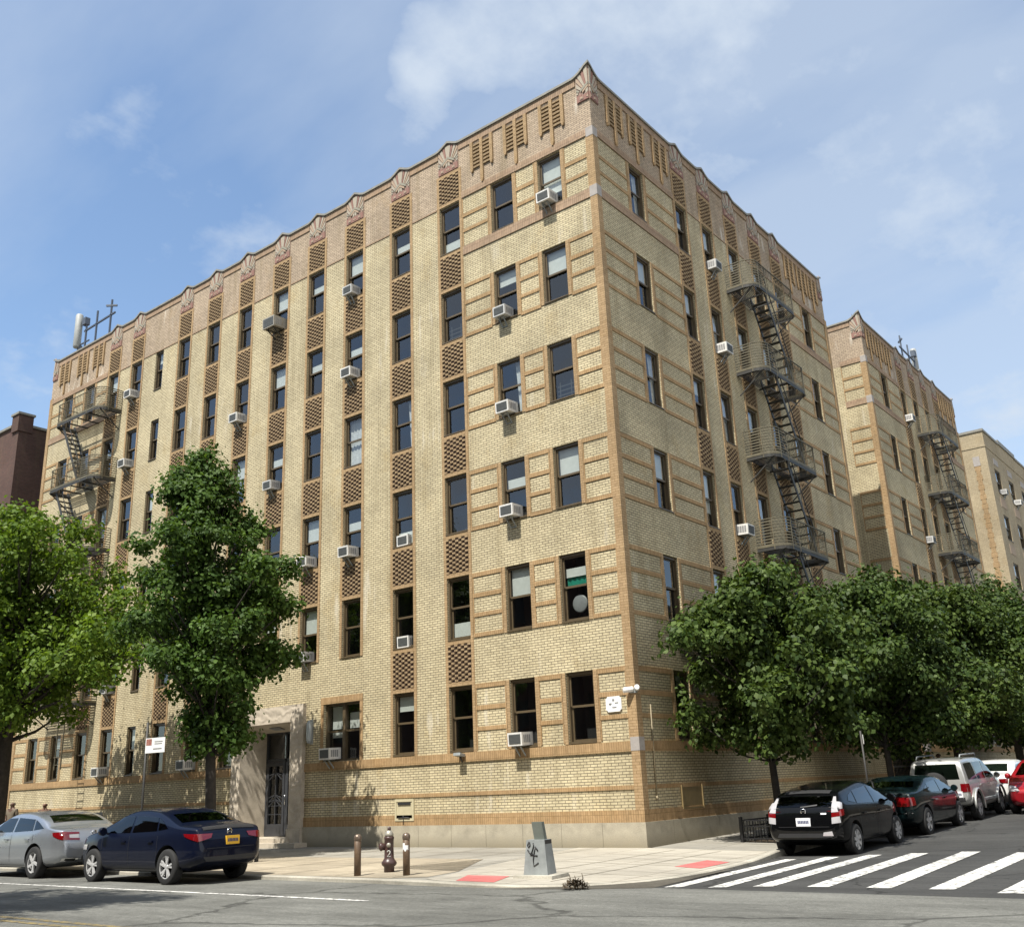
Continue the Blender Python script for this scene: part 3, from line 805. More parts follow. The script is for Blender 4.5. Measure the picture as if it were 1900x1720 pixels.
facade(b1, I4, -30.4, 0, LC, [3,4,5,6,7,8,9,10,12,13], [(-1.03,-.2),(-2.84,-2.11),(-4.96,-3.91),(-26.39,-25.49),(-28.22,-27.37),(-30.2,-29.22)],
       [-(LU[c][0]+LU[c][1])/2 for c in (3,4,5,6,7,8,9,10,12,13)], [-1.36,-2.73,-4.08,-26.4,-27.72,-29.27], corner_r=.33, corner_l=.2,
       skip=skipL, stuff=stuffL, sty=styL, narrow=(11,), low=[(-4.96,-.2),(-30.2,-25.49)],
       holes=[(-11.03,-9.44,2.37,4.04),(-14.9,-12.35,.2,3.7)], plinth_gap=(-15.32,-11.84))
RV = {1: (1.90, 2.69), 2: (4.68, 5.40), 3: (6.47, 7.22), 4: (8.37, 9.16), 5: (10.32, 11.12), 6: (12.2, 12.98), 7: (14.72, 15.50)}
MR = T(0, 0, 0, R(90))
stuffR = {(c, 1) for c in range(2, 8)} | {(c, 2) for c in range(3, 8)}
styR = {(1,6):'half',(1,5):'b5',(1,4):'half',(1,3):'b5',(3,5):'half',(3,4):'half',(2,6):'bh',(4,6):'b5',(4,5):'b5',(4,4):'b5',(3,6):'b5',(4,3):'half'}
facade(b1, MR, 0, 17.3, RV, [2,3,4,5,6], [(.2,1.78),(2.81,4.57),(13.1,14.6),(15.62,17.1)], [(RV[c][0]+RV[c][1])/2 for c in (2,3,4,5,6)],
       [1.27,2.5,3.92,13.9,15.1,16.2], corner_l=.33, corner_r=.2, stuff=stuffR, sty=styR, low=[(.2,4.57),(13.1,17.1)])
def quoin(root, x, y, sx, far=False):
    """Corner strip of orange brick wrapped round a corner, with grey blocks."""
    b = MB(); p = .034
    zs = [.82, 2.13, 2.44, 17.09, 17.43, 19.06, 19.36]
    for i, (z0, z1) in enumerate(zip(zs[:-1], zs[1:])):
        t = MB() if i % 2 else b; q = p + (.008 if i % 2 else 0)
        t.box(x-.2, x+q, y-q, y+.2, z0, z1)
        if i % 2: t.build('quoin_block', GRY, root)
    b.build('quoin', ORH, root)
quoin(b1, 0, 0, 1)
b = MB(); b.box(-30.43, -30.2, -.034, .2, .82, 19.4); b.build('quoin', ORH, b1)
b = MB(); b.box(-.2, .034, 17.1, 17.33, .82, 19.4); b.build('quoin', ORH, b1)
# other sides and roof
b = MB()
b.poly([(-30.4, 0, -.4), (-30.4, 14, -.4), (-30.4, 14, 21.3), (-30.4, 0, 21.3)])
b.poly([(0, 17.3, -.4), (-12, 17.3, -.4), (-12, 17.3, 21.3), (0, 17.3, 21.3)])
b.poly([(-12, 17.3, -.4), (-12, 22.3, -.4), (-12, 22.3, 21.3), (-12, 17.3, 21.3)])
b.poly([(-12, 14, -.4), (-30.4, 14, -.4), (-30.4, 14, 21.3), (-12, 14, 21.3)])
b.build('rear_wall', YEL, b1)
b = MB(); b.poly([(-30.38, .05, 20.7), (-.05, .05, 20.7), (-.05, 17.28, 20.7), (-30.38, 17.28, 20.7)]); b.build('roof', ROOF, b1)
# double window beside the door
def double_window():
    b = MB(); x0, x1, z0, z1 = -11.03, -9.44, 2.37, 4.04; e = .004
    for a, c in ((x0+e, x0+.06), (x1-.06, x1-e), (-10.29, -10.17)): b.box(a, c, .09, .22, z0+e, z1-e)
    for a, c in ((x0+.06, -10.29), (-10.17, x1-.06)):
        b.box(a, c, .1, .21, z1-.07, z1-e); b.box(a, c, .1, .21, z0+e, z0+.06); b.box(a, c, .14, .185, 3.2, 3.26)
    b.faces([(x0,.24,z0),(x1,.24,z0),(x1,.24,z1),(x0,.24,z1),(x0,.8,z0),(x1,.8,z0),(x1,.8,z1),(x0,.8,z1)], [(4,5,6,7),(0,4,7,3),(5,1,2,6),(0,1,5,4),(3,7,6,2)], 1)
    o = b.build('window', [FRM, INT], b1)
    g = MB()
    for a, c in ((x0+.06, -10.29), (-10.17, x1-.06)):
        g.poly([(a, .16, 3.26), (c, .16, 3.26), (c, .16, z1-.07), (a, .16, z1-.07)]); g.poly([(a, .19, z0+.06), (c, .19, z0+.06), (c, .19, 3.2), (a, .19, 3.2)])
    g.build('pane', GLA, o)
    b = MB(); b.box(-10.9, -10.32, .26, .27, 3.3, z1-.08); b.box(-10.9, -10.32, .26, .27, 3.05, 3.2); b.build('blind', BLI, o)
    b = MB(); b.box(-10.14, -9.53, .26, .27, 3.3, 3.75); b.build('blind', BLI, o)
double_window()
b = MB(); b.box(-11.15, -9.32, -.026, .012, 4.04, 4.24)
b.box(-11.15, -11.035, -.02, .012, 2.36, 4.04); b.box(-9.435, -9.32, -.02, .012, 2.36, 4.04); b.build('window_surround', ORA, b1)
# carved limestone doorway
b = MB()
xo0, xo1, xi0, xi1, zt, zi = -15.32, -11.84, -14.86, -12.42, 4.14, 3.63
b.box(xo0, xi0, -.13, .2, .5, zt); b.box(xi1, xo1, -.13, .2, .5, zt); b.box(xi0, xi1, -.13, .2, zi, zt)
b.build('door_surround', LIM, b1)
b = MB()
b.box(xo0-.02, xi0+.03, -.17, .3, -.2, .5); b.box(xi1-.03, xo1+.02, -.17, .3, -.2, .5)
b.box(-15.5, -11.6, -.55, .95, -.25, .13); b.box(-14.95, -12.3, -.30, .95, .13, .25)
b.build('door_step', LIMP, b1)
b = MB()
dx0, dx1, dy = -14.62, -12.62, .72
b.poly([(xi0, -.12, .2), (dx0, dy, .2), (dx0, dy, 3.42), (xi0, -.12, zi)]); b.poly([(xi1, -.12, zi), (dx1, dy, 3.42), (dx1, dy, .2), (xi1, -.12, .2)])
b.poly([(xi0, -.12, zi), (dx0, dy, 3.42), (dx1, dy, 3.42), (xi1, -.12, zi)])
b.build('door_reveal', LIMP, b1)
b = MB(); b.obox((-13.6, .3, 3.50), (.24, 0, 0), (0, .12, -.03), (0, .003, .012)); b.build('soffit_vent', ACL, b1)
b = MB()
ys = dy
b.box(dx0, dx1, ys, ys+.08, 2.50, 2.60); b.box(dx0, dx0+.07, ys, ys+.08, .25, 3.42); b.box(dx1-.07, dx1, ys, ys+.08, .25, 3.42); b.box(-13.655, -13.585, ys, ys+.08, .25, 3.42)
b.box(dx0, dx1, ys, ys+.08, 3.36, 3.44)
for a, c in ((dx0+.07, -13.655), (-13.585, dx1-.07)):
    b.box(a, a+.1, ys-.02, ys+.06, .26, 2.49); b.box(c-.1, c, ys-.02, ys+.06, .26, 2.49); b.box(a+.1, c-.1, ys-.02, ys+.06, 2.38, 2.49); b.box(a+.1, c-.1, ys-.02, ys+.06, .26, .62)
    m_ = (a+c)/2
    b.box(m_-.02, m_+.02, ys-.01, ys+.05, .62, 2.38)
    for zz in (2.2, 1.52, 1.38):
        for sx in (-1, 1):
            for o_ in (0, .2): b.bar((m_+sx*.02-.0, ys-.012, zz-.02), (m_+sx*.30, ys-.012, zz-.24 if o_ == 0 else zz-.1), .025, .02)
    for zz in (1.16, .9): b.box(a+.1, c-.1, ys-.005, ys+.03, zz, zz+.02)
dr = b.build('door', DOR, b1)
b = MB(); b.poly([(dx0, ys+.05, .3), (dx1, ys+.05, .3), (dx1, ys+.05, 3.4), (dx0, ys+.05, 3.4)]); b.build('pane', GLA, dr)
b = MB(); b.faces([(dx0, ys+.07, .2), (dx1, ys+.07, .2), (dx1, ys+.07, 3.45), (dx0, ys+.07, 3.45), (dx0, ys+1.5, .2), (dx1, ys+1.5, .2), (dx1, ys+1.5, 3.45), (dx0, ys+1.5, 3.45)], [(4,5,6,7),(0,4,7,3),(5,1,2,6),(0,1,5,4),(3,7,6,2)]); b.build('lobby', INT, dr)
b = MB(); b.tube([(-13.55, ys-.07, 1.2), (-13.55, ys-.07, 1.5)], .015); b.build('handle', CHR, dr)
# basement openings
b = MB()
for a, c, z0, z1 in ((-24.15, -23.0, .62, 1.17), (-29.25, -28.3, .75, 1.15)):
    b = MB(); b.box(a, c, -.012, .03, z0, z1, 0); b.box(a-.05, c+.05, -.03, .01, z0-.05, z0, 1)
    b.build('basement_window', [FRD, PLI], b1)

# ------------------------------------------------------------------ second building of the row
b2 = thing('apartment_building', 'matching yellow brick apartment building beyond the courtyard gap with its own fire escape', 'apartment building', (0, 0, 0))
y2 = 21.9
M2 = T(0, y2, 0, R(90))
V2 = {1: (1.90, 2.69), 2: (4.68, 5.40), 3: (6.6, 7.35), 4: (8.55, 9.3), 5: (10.6, 11.35), 6: (12.45, 13.15)}
facade(b2, M2, 0, 14.7, V2, [2,3,4,5], [(.2,1.78),(2.81,4.57),(11.5,12.33),(13.28,14.5)], [(V2[c][0]+V2[c][1])/2 for c in (2,3,4,5)], [1.0,2.2,3.4,11.95,12.95,13.9], corner_l=.33, corner_r=.2,
       stuff={(c, k) for c in V2 for k in (1, 2)}, low=[(.2,4.57),(11.5,14.5)])
MS = T(0, y2, 0)
facade(b2, MS, -12, 0, {}, [], [(-1.15,-.2)], [], [], corner_r=.33, low=[(-1.15,-.2)])
quoin(b2, 0, y2, 1)
b = MB()
for z0, z1 in ((.82, 19.1),): b.box(-1.24, -1.15, y2-.02, y2+.01, z0, z1)
b.build('column_frame', YEL, b2)
b = MB()
b.poly([(0, y2+14.7, -.4), (-14, y2+14.7, -.4), (-14, y2+14.7, 21.3), (0, y2+14.7, 21.3)]); b.build('rear_wall', YEL, b2)
b = MB(); b.poly([(-12, y2+.05, 20.7), (-.05, y2+.05, 20.7), (-.05, y2+14.65, 20.7), (-12, y2+14.65, 20.7)]); b.build('roof', ROOF, b2)
b = MB(); b.box(-.2, .034, y2+14.5, y2+14.73, .82, 19.4); b.build('quoin', ORH, b2)

# ------------------------------------------------------------------ plain tan building and the last one
def tan_building(label, y0, ln, top, wz, n, wide, step=None, roofbit=True):
    t = thing('apartment_building', label, 'apartment building', (0, 0, 0))
    Mf = T(0, y0, 0, R(90))
    ws = [(1.4+i*(ln-2.8-wide)/(n-1), 1.4+i*(ln-2.8-wide)/(n-1)+wide) for i in range(n)]
    hol = [(a, c, z, z+1.6) for a, c in ws for z in wz]
    b = MB(Mf); wall_grid(b, 0, ln, -.3, top, hol)
    b.M = T(0, y0, 0); b.poly([(-14, 0, -.3), (0, 0, -.3), (0, 0, top), (-14, 0, top)]); b.M = None
    b.poly([(0, y0+ln, -.3), (-14, y0+ln, -.3), (-14, y0+ln, top), (0, y0+ln, top)])
    b.poly([(-14, y0, top-.3), (0, y0, top-.3), (0, y0+ln, top-.3), (-14, y0+ln, top-.3)])
    b.build('wall', TAN, t)
    b = MB()
    b.box(-14, .06, y0-.06, y0+.25, top-.05, top+.1); b.box(-.25, .06, y0+.25, y0+ln*.33, top-.05, top+.1); b.box(-.25, .07, y0+ln*.33, y0+ln*.72, top+.0, top+.28); b.box(-.25, .06, y0+ln*.72, y0+ln, top-.05, top+.1)
    b.build('coping', COP, t)
    b = MB(); b.box(-14, .03, y0-.03, y0+.1, top-1.05, top-.95); b.box(-.1, .03, y0+.1, y0+ln, top-1.05, top-.95); b.build('string_course', TAN, t)
    # toothed brick strip on the sunny flank
    b = MB()
    for i in range(60): b.box(-.75-(.05 if i % 2 else 0), -.5+(.05 if i % 2 else 0), y0-.03, y0+.01, 1+i*.3, 1.29+i*.3, 0)
    b.box(-.82, -.43, y0-.04, y0+.01, 19, 19.6, 1)
    b.build('toothed_strip', [ORH, GRY], t)
    for a, c in ws:
        for z in wz:
            if z > 6: add_window(t, Mf, a, c-a, z, 1.6)
    for a, c in ws:
        for z in wz:
            if z > 6: sp = MB(Mf); sp.box(a, c, -.02, .01, z-.85, z-.25); sp.build('spandrel', TNT, t)
        sp = MB(Mf); sp.box(a+.1, c-.1, -.02, .01, wz[-1]+1.9, wz[-1]+2.3); sp.build('parapet_panel', GRY, t)
    return t
tan_building('plain tan brick apartment building with stepped coping and a toothed orange strip on its flank', 42.9, 11.2, 21.2, [2.6, 5.5, 8.5, 11.5, 14.5, 17.45], 3, 1.35)
tan_building('last pale apartment building glimpsed at the far end of the side street', 57, 16, 21.0, [2.6, 5.5, 8.5, 11.5, 14.5, 17.3], 4, 1.2)
# dark red neighbour on the avenue
t = thing('brick_building', 'dark red brick building beside the street tree, with a raised pier at its parapet corner', 'building', (0, 0, 0))
nx = -34.0
hol = [(nx-3.2-i*2.6, nx-2.1-i*2.6, z, z+1.7) for i in range(6) for z in (1.2, 4.3, 7.4, 10.5, 13.6, 16.2)]
b = MB(T(0, .3, 0)); wall_grid(b, nx-18, nx, -.3, 19.2, hol); b.M = None
b.poly([(nx, .3, -.3), (nx, 16, -.3), (nx, 16, 19.2), (nx, .3, 19.2)]); b.poly([(nx-18, .3, 18.9), (nx, .3, 18.9), (nx, 16, 18.9), (nx-18, 16, 18.9)]); b.build('wall', RED, t)
b = MB(); b.box(nx-.62, nx+.05, .22, .95, 18.9, 19.75); b.build('corner_pier', RED, t)
b = MB(); b.box(nx-18, nx-.63, .2, .6, 19.2, 19.32); b.box(nx-.4, nx+.06, .96, 16, 19.2, 19.32); b.box(nx-.68, nx+.11, .16, 1.01, 19.75, 19.86); b.build('coping', COP, t)
for a, c, z0, z1 in hol[:12]: add_window(t, T(0, .3, 0), a, c-a, z0, z1-z0)

def opposite(label, M, ln, top, mat):
    t = thing('brick_building', label, 'building', (0, 0, 0))
    hol = [(1.2+i*2.7, 2.3+i*2.7, z, z+1.7) for i in range(int((ln-2)/2.7)) for z in (1.6, 4.7, 7.8, 10.9, 14.0) if z+2.4 < top]
    b = MB(M); wall_grid(b, 0, ln, -.3, top, hol)
    b.poly([(0, 0, -.3), (0, 12, -.3), (0, 12, top), (0, 0, top)]); b.poly([(ln, 0, -.3), (ln, 0, top), (ln, 12, top), (ln, 12, -.3)]); b.poly([(0, 0, top-.3), (ln, 0, top-.3), (ln, 12, top-.3), (0, 12, top-.3)]); b.poly([(0, 12, -.3), (0, 12, top), (ln, 12, top), (ln, 12, -.3)])
    b.build('wall', mat, t)
    b = MB(M); b.box(-.1, ln+.1, -.25, .3, top-.05, top+.35); b.build('cornice', COP, t)
    b = MB(); b.box(0, 1.1, .15, .2, 0, 1.7); me = b.mesh('window', FRD)
    for a, c, z0, z1 in hol: put('window', me, t, M @ Matrix.Translation((a, 0, z0)))
opposite('red brick building across the avenue, seen only mirrored in windows and car paint', T(-4, -27, 0, R(180)), 42, 16.5, RED)
opposite('tan brick building across the avenue, seen only mirrored in windows and car paint', T(38, -27, 0, R(180)), 40, 18, TAN)
opposite('brown brick building across the side street, mirrored in the shaded windows', T(19.5, 66, 0, R(-90)), 62, 12, TAN)

# ------------------------------------------------------------------ fire escapes
def fire_escape(label, M, xa, xb, floors, mirror=False, drop=True, flip=False):
    """Balconies from xa to xb (local, along the wall); the rounded slatted end at xa (or xb when mirrored)."""
    fe = thing('fire_escape', label, 'fire escape', (0, 0, 0))
    fx = (lambda x: xa+xb-x) if mirror else (lambda x: x)
    D, rad = 1.02, .42
    for n, z in enumerate(floors):
        path = []
        path += [(xa, 0)]
        path += [(xa, -(D-rad))] + [(xa+rad-rad*math.cos(R(a)), -(D-rad)-rad*math.sin(R(a))) for a in range(15, 91, 15)]
        n_round = len(path)
        path += [(xb-.3, -D)] + [(xb-.3+.3*math.sin(R(a)), -(D-.3)-.3*math.cos(R(a))) for a in (30, 60, 90)] + [(xb, 0)]
        P = lambda p, h: (fx(p[0]), p[1], z+h)
        b = MB(M)
        # floor frame and slats
        for p, q in zip(path[:-1], path[1:]): b.bar(P(p, -.03), P(q, -.03), .012, .11)
        for i in range(17):
            y = -.06-i*.056
            l = xa+.04 if y > -(D-rad) else xa+rad-math.sqrt(max(0, rad**2-(-y-(D-rad))**2))+.03
            st = [(l, xb-.05)] if (y > -.3 or n == len(floors)-1) else ([(l, xa+1.0), (xa+2.75, xb-.05)] if not flip else [(l, xa+1.3), (xb-.3, xb-.05)])
            for s0, s1 in st: b.bar((fx(s0), y, z-.02), (fx(s1), y, z-.02), .03, .012)
        for x in lin(xa+.1, xb-.1, 4): b.bar((fx(x), 0, z-.05), (fx(x), -D+.08, z-.05), .04, .05)
        for x in (xa+.12, xb-.12): b.bar((fx(x), 0, z-.75), (fx(x), -D+.15, z-.08), .035, .035)
        bal = b.build('balcony', IRD, fe)
        b = MB(M)
        for p, q in zip(path[:-1], path[1:]):
            b.bar(P(p, .92), P(q, .92), .035, .03); b.bar(P(p, .06), P(q, .06), .012, .1)
        # slats sweep round the rounded end
        ex = path[:n_round] + [(xa+rad+.55, -D)]
        for h in [.17+.095*i for i in range(8)]:
            for p, q in zip(ex[:-1], ex[1:]): b.bar(P(p, h), P(q, h), .01, .038)
        for p in (path[0], path[1], path[n_round-1], ex[-1], (xb-.3, -D), path[-1]): b.bar(P(p, -.08), P(p, .93), .03, .03)
        x = xa+rad+.68
        while x < xb-.35:
            b.bar(P((x, -D), .06), P((x, -D), .92), .014, .014); x += .125
        for h in (.3, .5, .7):
            for p, q in zip(path[n_round:-1], path[n_round+1:]): b.bar(P(p, h), P(q, h), .012, .02)
        b.build('railing', IRO, bal)
        if n < len(floors)-1:
            z2 = floors[n+1]
            b = MB(M); xs0, xs1 = (xa+1.05, xb-.75) if not flip else (xb-.5, xa+1.35); y0, y1 = -.9, -.38
            for y in (y0, y1): b.bar((fx(xs0), y, z), (fx(xs1), y, z2), .025, .12)
            for i in range(1, 12):
                t_ = i/12; b.bar((fx(xs0+(xs1-xs0)*t_), y0, z+(z2-z)*t_), (fx(xs0+(xs1-xs0)*t_), y1, z+(z2-z)*t_), .17, .022)
            for y in (y0,): 
                b.bar((fx(xs0), y, z+.75), (fx(xs1), y, z2+.75), .025, .025)
                for t_ in (.1, .5, .9): b.bar((fx(xs0+(xs1-xs0)*t_), y, z+(z2-z)*t_), (fx(xs0+(xs1-xs0)*t_), y, z+(z2-z)*t_+.75), .02, .02)
            b.build('stair', IRD, fe)
        elif drop:
            b = MB(M)
            for x in (xa+.25, xa+.7): b.bar((fx(x), -D-.03, z+.9), (fx(x), -D-.03, z-2.4), .04, .03)
            for i in range(10): b.bar((fx(xa+.25), -D-.03, z+.3-i*.28), (fx(xa+.7), -D-.03, z+.3-i*.28), .02, .02)
            b.build('drop_ladder', IRO, fe)
    return fe
fire_escape('iron fire escape with rounded balconies on the shaded side-street face of the corner building', MR, 7.86, 11.35, [17.12, 14.08, 11.12, 8.14, 5.1])
fire_escape('olive iron fire escape casting striped shadows at the sunny avenue end of the corner building', I4, -27.75, -24.13, [17.12, 14.12, 11.12, 8.12, 5.12], mirror=True, flip=True)
fire_escape('iron fire escape on the second yellow brick building beyond the courtyard gap', M2, 6.35, 10.0, [17.12, 14.08, 11.12, 8.14, 5.1])

# ------------------------------------------------------------------ window air conditioners
ORD = ['ground', 'second', 'third', 'fourth', 'fifth', 'sixth']
def ac_meshes(kind):
    cm = {'big': ACB, 'cream': ACC, 'grey': ACY}.get(kind, ACW)
    wd, hh, d = (.64, .40, .5) if kind == 'big' else {'cream': (.48, .35, .36), 'grey': (.44, .31, .30)}.get(kind, (.46, .325, .34))
    b = MB(); b.box(0, wd, -d, .12, 0, hh); 
    m = b.mesh('casing', cm)
    g = MB(); g.box(.045, wd-.045, -d-.008, -d+.01, .045, hh-.045)
    for i in range(7): g.box(.05, wd-.05, -d-.012, -d-.007, .06+i*(hh-.12)/6.5, .075+i*(hh-.12)/6.5)
    ls = []
    for s_ in (0, 1):
        l = MB(); ls.append(l); xx = (-.005, .005) if s_ == 0 else (wd-.005, wd+.005)
        for i in range(4): l.box(*xx, -d+.06+i*.075, -d+.115+i*.075, .07, hh-.06)
    k = MB()
    for x in (.14, wd-.14): k.bar((x, -.02, -.28), (x, -d+.1, -.02), .03, .03); k.bar((x, .0, -.012), (x, -d+.06, -.012), .03, .02)
    k.bar((.14, -.012, -.26), (wd-.14, -.012, -.26), .03, .02); k.bar((.14, -d+.1, -.012), (wd-.14, -d+.1, -.012), .03, .02)
    return m, g.mesh('grille', ACG), ls[0].mesh('louvre', ACL), ls[1].mesh('louvre', ACL), k.mesh('bracket', GAL if kind != 'big' else IRD)
ACM = {k: ac_meshes(k) for k in ('small', 'big', 'cream', 'grey')}
ACN = [0]
ORDW = ['', 'first', 'second', 'third', 'fourth', 'fifth', 'sixth', 'seventh', 'eighth', 'ninth', 'tenth', 'eleventh', 'twelfth']
def add_ac(M, x, wd, z, label, kind='small', inset=False, group='air conditioners in the windows', dx=0):
    o = thing('air_conditioner', label, 'air conditioner', (0, 0, 0), 0, group)
    w_ = .64 if kind == 'big' else .46
    ACN[0] += 1
    tilt = .02*math.sin(ACN[0]*2.7)
    if kind == 'small' and not label.startswith('white'): kind = 'cream'
    if kind == 'small' and ACN[0] % 4 == 2: kind = 'grey'
    o.matrix_world = M @ Matrix.Translation((x+(wd-w_)/2+dx, .36 if inset else 0, z+.06)) @ Matrix.Rotation(.03+tilt, 4, 'X')
    for n, me in zip(('casing', 'grille', 'louvre', 'louvre', 'bracket'), ACM[kind]):
        if inset and n == 'bracket': continue
        put(n, me, o)
    return o
for c, k, ex in ((1,6,''),(2,5,''),(2,4,''),(2,3,''),(2,1,''),(5,6,''),(5,5,''),(7,6,'big'),(8,5,''),(7,4,''),(6,3,''),(5,3,''),(4,3,'in'),(6,2,''),(4,2,'in'),(12,6,''),(12,5,''),(12,2,''),(12,1,''),(9,1,'')):
    a, e = LC[c]
    fl = ORD[k-1]+'-floor'
    if ex == 'big': lb = 'big beige air conditioner, sixth floor of the avenue face, seventh column from the corner'
    elif ex == 'in': lb = f'white air conditioner set back inside the {fl} avenue window, fourth column from the corner'
    else: lb = f'white air conditioner at the {fl} avenue window, {ORDW[c]} column from the corner'
    add_ac(I4, a, e-a, BZ[k], lb, 'big' if ex == 'big' else 'small', ex == 'in', dx=-.05)
add_ac(I4, -11.03, .74, 2.37, 'white air conditioner with a bag on top in the double window beside the door', 'small', dx=.06)
for c, k in ((3,6),(3,5),(3,3)):
    a, e = RV[c]; add_ac(MR, a, e-a, BZ[k], f'white air conditioner on the shaded side-street face left of the fire escape, {ORD[k-1]} floor')
for k in (6, 4, 3):
    a, e = V2[2]; add_ac(M2, a, e-a, BZ[k], f'white air conditioner on the second building beside its fire escape, {ORD[k-1]} floor')
for yy, nm in ((26.8, 'nearer'), (30.7, 'farther')):
    add_ac(T(0, yy, 0, R(90)), 0, .7, 2.45, f'white ground-floor air conditioner of the second building behind the tree trunk, {nm} of two')
Mt = T(0, 42.9, 0, R(90))
add_ac(Mt, 1.9, 1.0, 17.45, 'white air conditioner on the tan building, top floor, nearer of two')
add_ac(Mt, 5.4, 1.0, 17.45, 'white air conditioner on the tan building, top floor, farther of two')

# ------------------------------------------------------------------ small fixtures on the building
o = thing('wall_lantern', 'tall glass wall lantern on the brick beside the carved doorway', 'lamp', (-11.55, 0, 2.96))
b = MB(); b.box(-.05, .05, -.05, .01, -.05, .68); b.build('backplate', GAL, o)
b = MB(); b.lathe([(0, .0), (.07, .02), (.085, .08), (.085, .55), (.07, .6), (0, .63)], 16, 0, (0, -.12, 0)); b.build('lamp_shade', plain('frosted_glass', (.33, .36, .36), .25), o)
b = MB(); b.lathe([(0, -.03), (.05, -.02), (.075, .02), (0, .025)], 12, 0, (0, -.12, 0)); b.build('base', GAL, o)
b = MB(); b.lathe([(0, .66), (.03, .65), (.08, .58), (0, .57)], 12, 0, (0, -.12, 0)); b.build('cap', GAL, o)
o = thing('wall_hatch', 'cream metal wall hatch low on the sunny avenue face', 'hatch', (-7.62, 0, .69))
b = MB(); b.box(-.33, .33, -.03, .01, 0, .53); b.box(-.36, -.30, -.045, .01, -.02, .55); b.box(.30, .36, -.045, .01, -.02, .55); b.box(-.3, .3, -.045, .01, .48, .55); b.box(-.3, .3, -.045, .01, -.02, .05); b.build('frame', CRP, o)
b = MB(); b.box(-.24, .24, -.055, -.03, .40, .46); b.build('slot', DKP, o); b = MB(); b.tube([(-.22, -.06, .06), (0, -.065, .075), (.22, -.06, .06)], .012); b.tube([(-.02, -.06, .12), (-.02, -.06, -.12)], .009); b.build('latch', DKP, o)
o = thing('wall_hatch', 'ochre painted wall hatch low on the shaded side-street face', 'hatch', (0, 2.3, .78), R(90))
b = MB(); b.box(-.5, .5, -.02, .01, 0, .5); b.build('panel', OCH, o); b = MB(); b.box(-.54, -.5, -.05, .01, -.02, .54); b.box(.5, .54, -.05, .01, -.02, .54); b.box(-.5, .5, -.04, .01, -.02, .02); b.build('frame', OCH, o)
o = thing('notice_plaque', 'white enamel notice plaque with scalloped corners on the corner pier', 'plaque', (-.60, 0, 3.23))
P = []
for sx, sz in ((1, 1), (-1, 1), (-1, -1), (1, -1)):
    arc = [(sx*(.22-.05*math.cos(R(a))), sz*(.18-.05*math.sin(R(a)))) for a in (0, 30, 60, 90)]
    P += arc if sx*sz < 0 else arc[::-1]
b = MB(); b.prism([(x, z) for x, z in P], -.035, .01); b.build('panel', WPT, o, fix=True)
b = MB(); b.box(-.03, .03, -.04, -.03, .07, .12)
for x0_, x1_, z in ((-.13, -.05, .0), (.04, .14, .01), (-.04, .08, -.09), (-.12, -.07, -.02)): b.box(x0_, x1_, -.04, -.03, z, z+.025)
b.build('lettering', GLY, o)
o = thing('security_camera', 'pair of white security cameras fixed to the corner of the building', 'camera', (0, 0, 3.5))
b = MB(); b.box(-.1, .06, -.06, .02, -.06, .04); b.build('bracket', GAL, o)
for d, nm in (((-.75, -.66, -.1), 0), ((.55, -.83, .05), 1)):
    d = Vector(d).normalized(); c = Vector((-.1 if nm == 0 else .1, -.12 if nm == 0 else -.06, .02 if nm == 0 else .05))
    b = MB(); b.tube([c-d*.12, c-d*.1, c+d*.1, c+d*.13], [.05, .065, .065, .055], 14); b.build('camera_body', WPT, o)
o = thing('floodlight', 'small floodlight on a short stem at the sill of the third ground-floor window', 'lamp', (-5.45, -.05, 2.2))
b = MB(); b.tube([(0, 0, -.1), (0, -.08, .05)], .02); b.build('stem', IRD, o)
b = MB(); b.obox((0, -.12, .1), (.12, 0, 0), (0, .1, -.02), (0, .01, .035)); b.build('lamp_head', GAL, o)
o = MB(); o.tube([(.03, .62, 3.2), (.03, .58, 1.1)], .018); o.tube([(.03, .58, 1.1), (.05, .57, 1.02)], .03)
tag(o.build('conduit', plain('painted_conduit', (.2, .165, .1), .6)), 'thin tan conduit pipe running down the shaded face near the corner', 'pipe')

def antenna(label, M, group=None):
    o = thing('rooftop_antenna', label, 'antenna', (0, 0, 0)); o.matrix_world = M
    b = MB()
    for x, z0, z1 in ((.55, -.4, 1.0), (1.45, -.4, 1.45), (2.65, -.4, 1.6)): b.bar((x, 0, z0), (x, 0, z1), .07, .07)
    b.bar((.4, 0, .75), (3.0, 0, .85), .07, .07); b.bar((.1, 0, .15), (.9, 0, .15), .05, .05); b.bar((2.45, -.15, 1.3), (2.85, .15, 1.3), .08, .08)
    b.bar((.1, 0, -.4), (.1, 0, .1), .16, .16)
    b.build('frame', STE, o)
    b = MB(); b.tube([(0, -.1, .0), (0, -.1, .05), (0, -.1, 1.65), (0, -.1, 1.7)], [.14, .17, .17, .14], 16); b.build('antenna_panel', ANT, o)
    b = MB(); b.box(-.02, .55, -.05, .05, 1.2, 1.3); b.box(.3, .6, -.12, .12, 1.05, 1.4); b.build('bracket', STE, o)
    return o
antenna('grey panel antenna and dark pipe frame on the roof at the far avenue end', T(-29.05, .35, 21.72))
antenna('grey panel antenna and dark pipe frame on the roof of the second building', T(-.9, 34.3, 22.4, R(-90)))

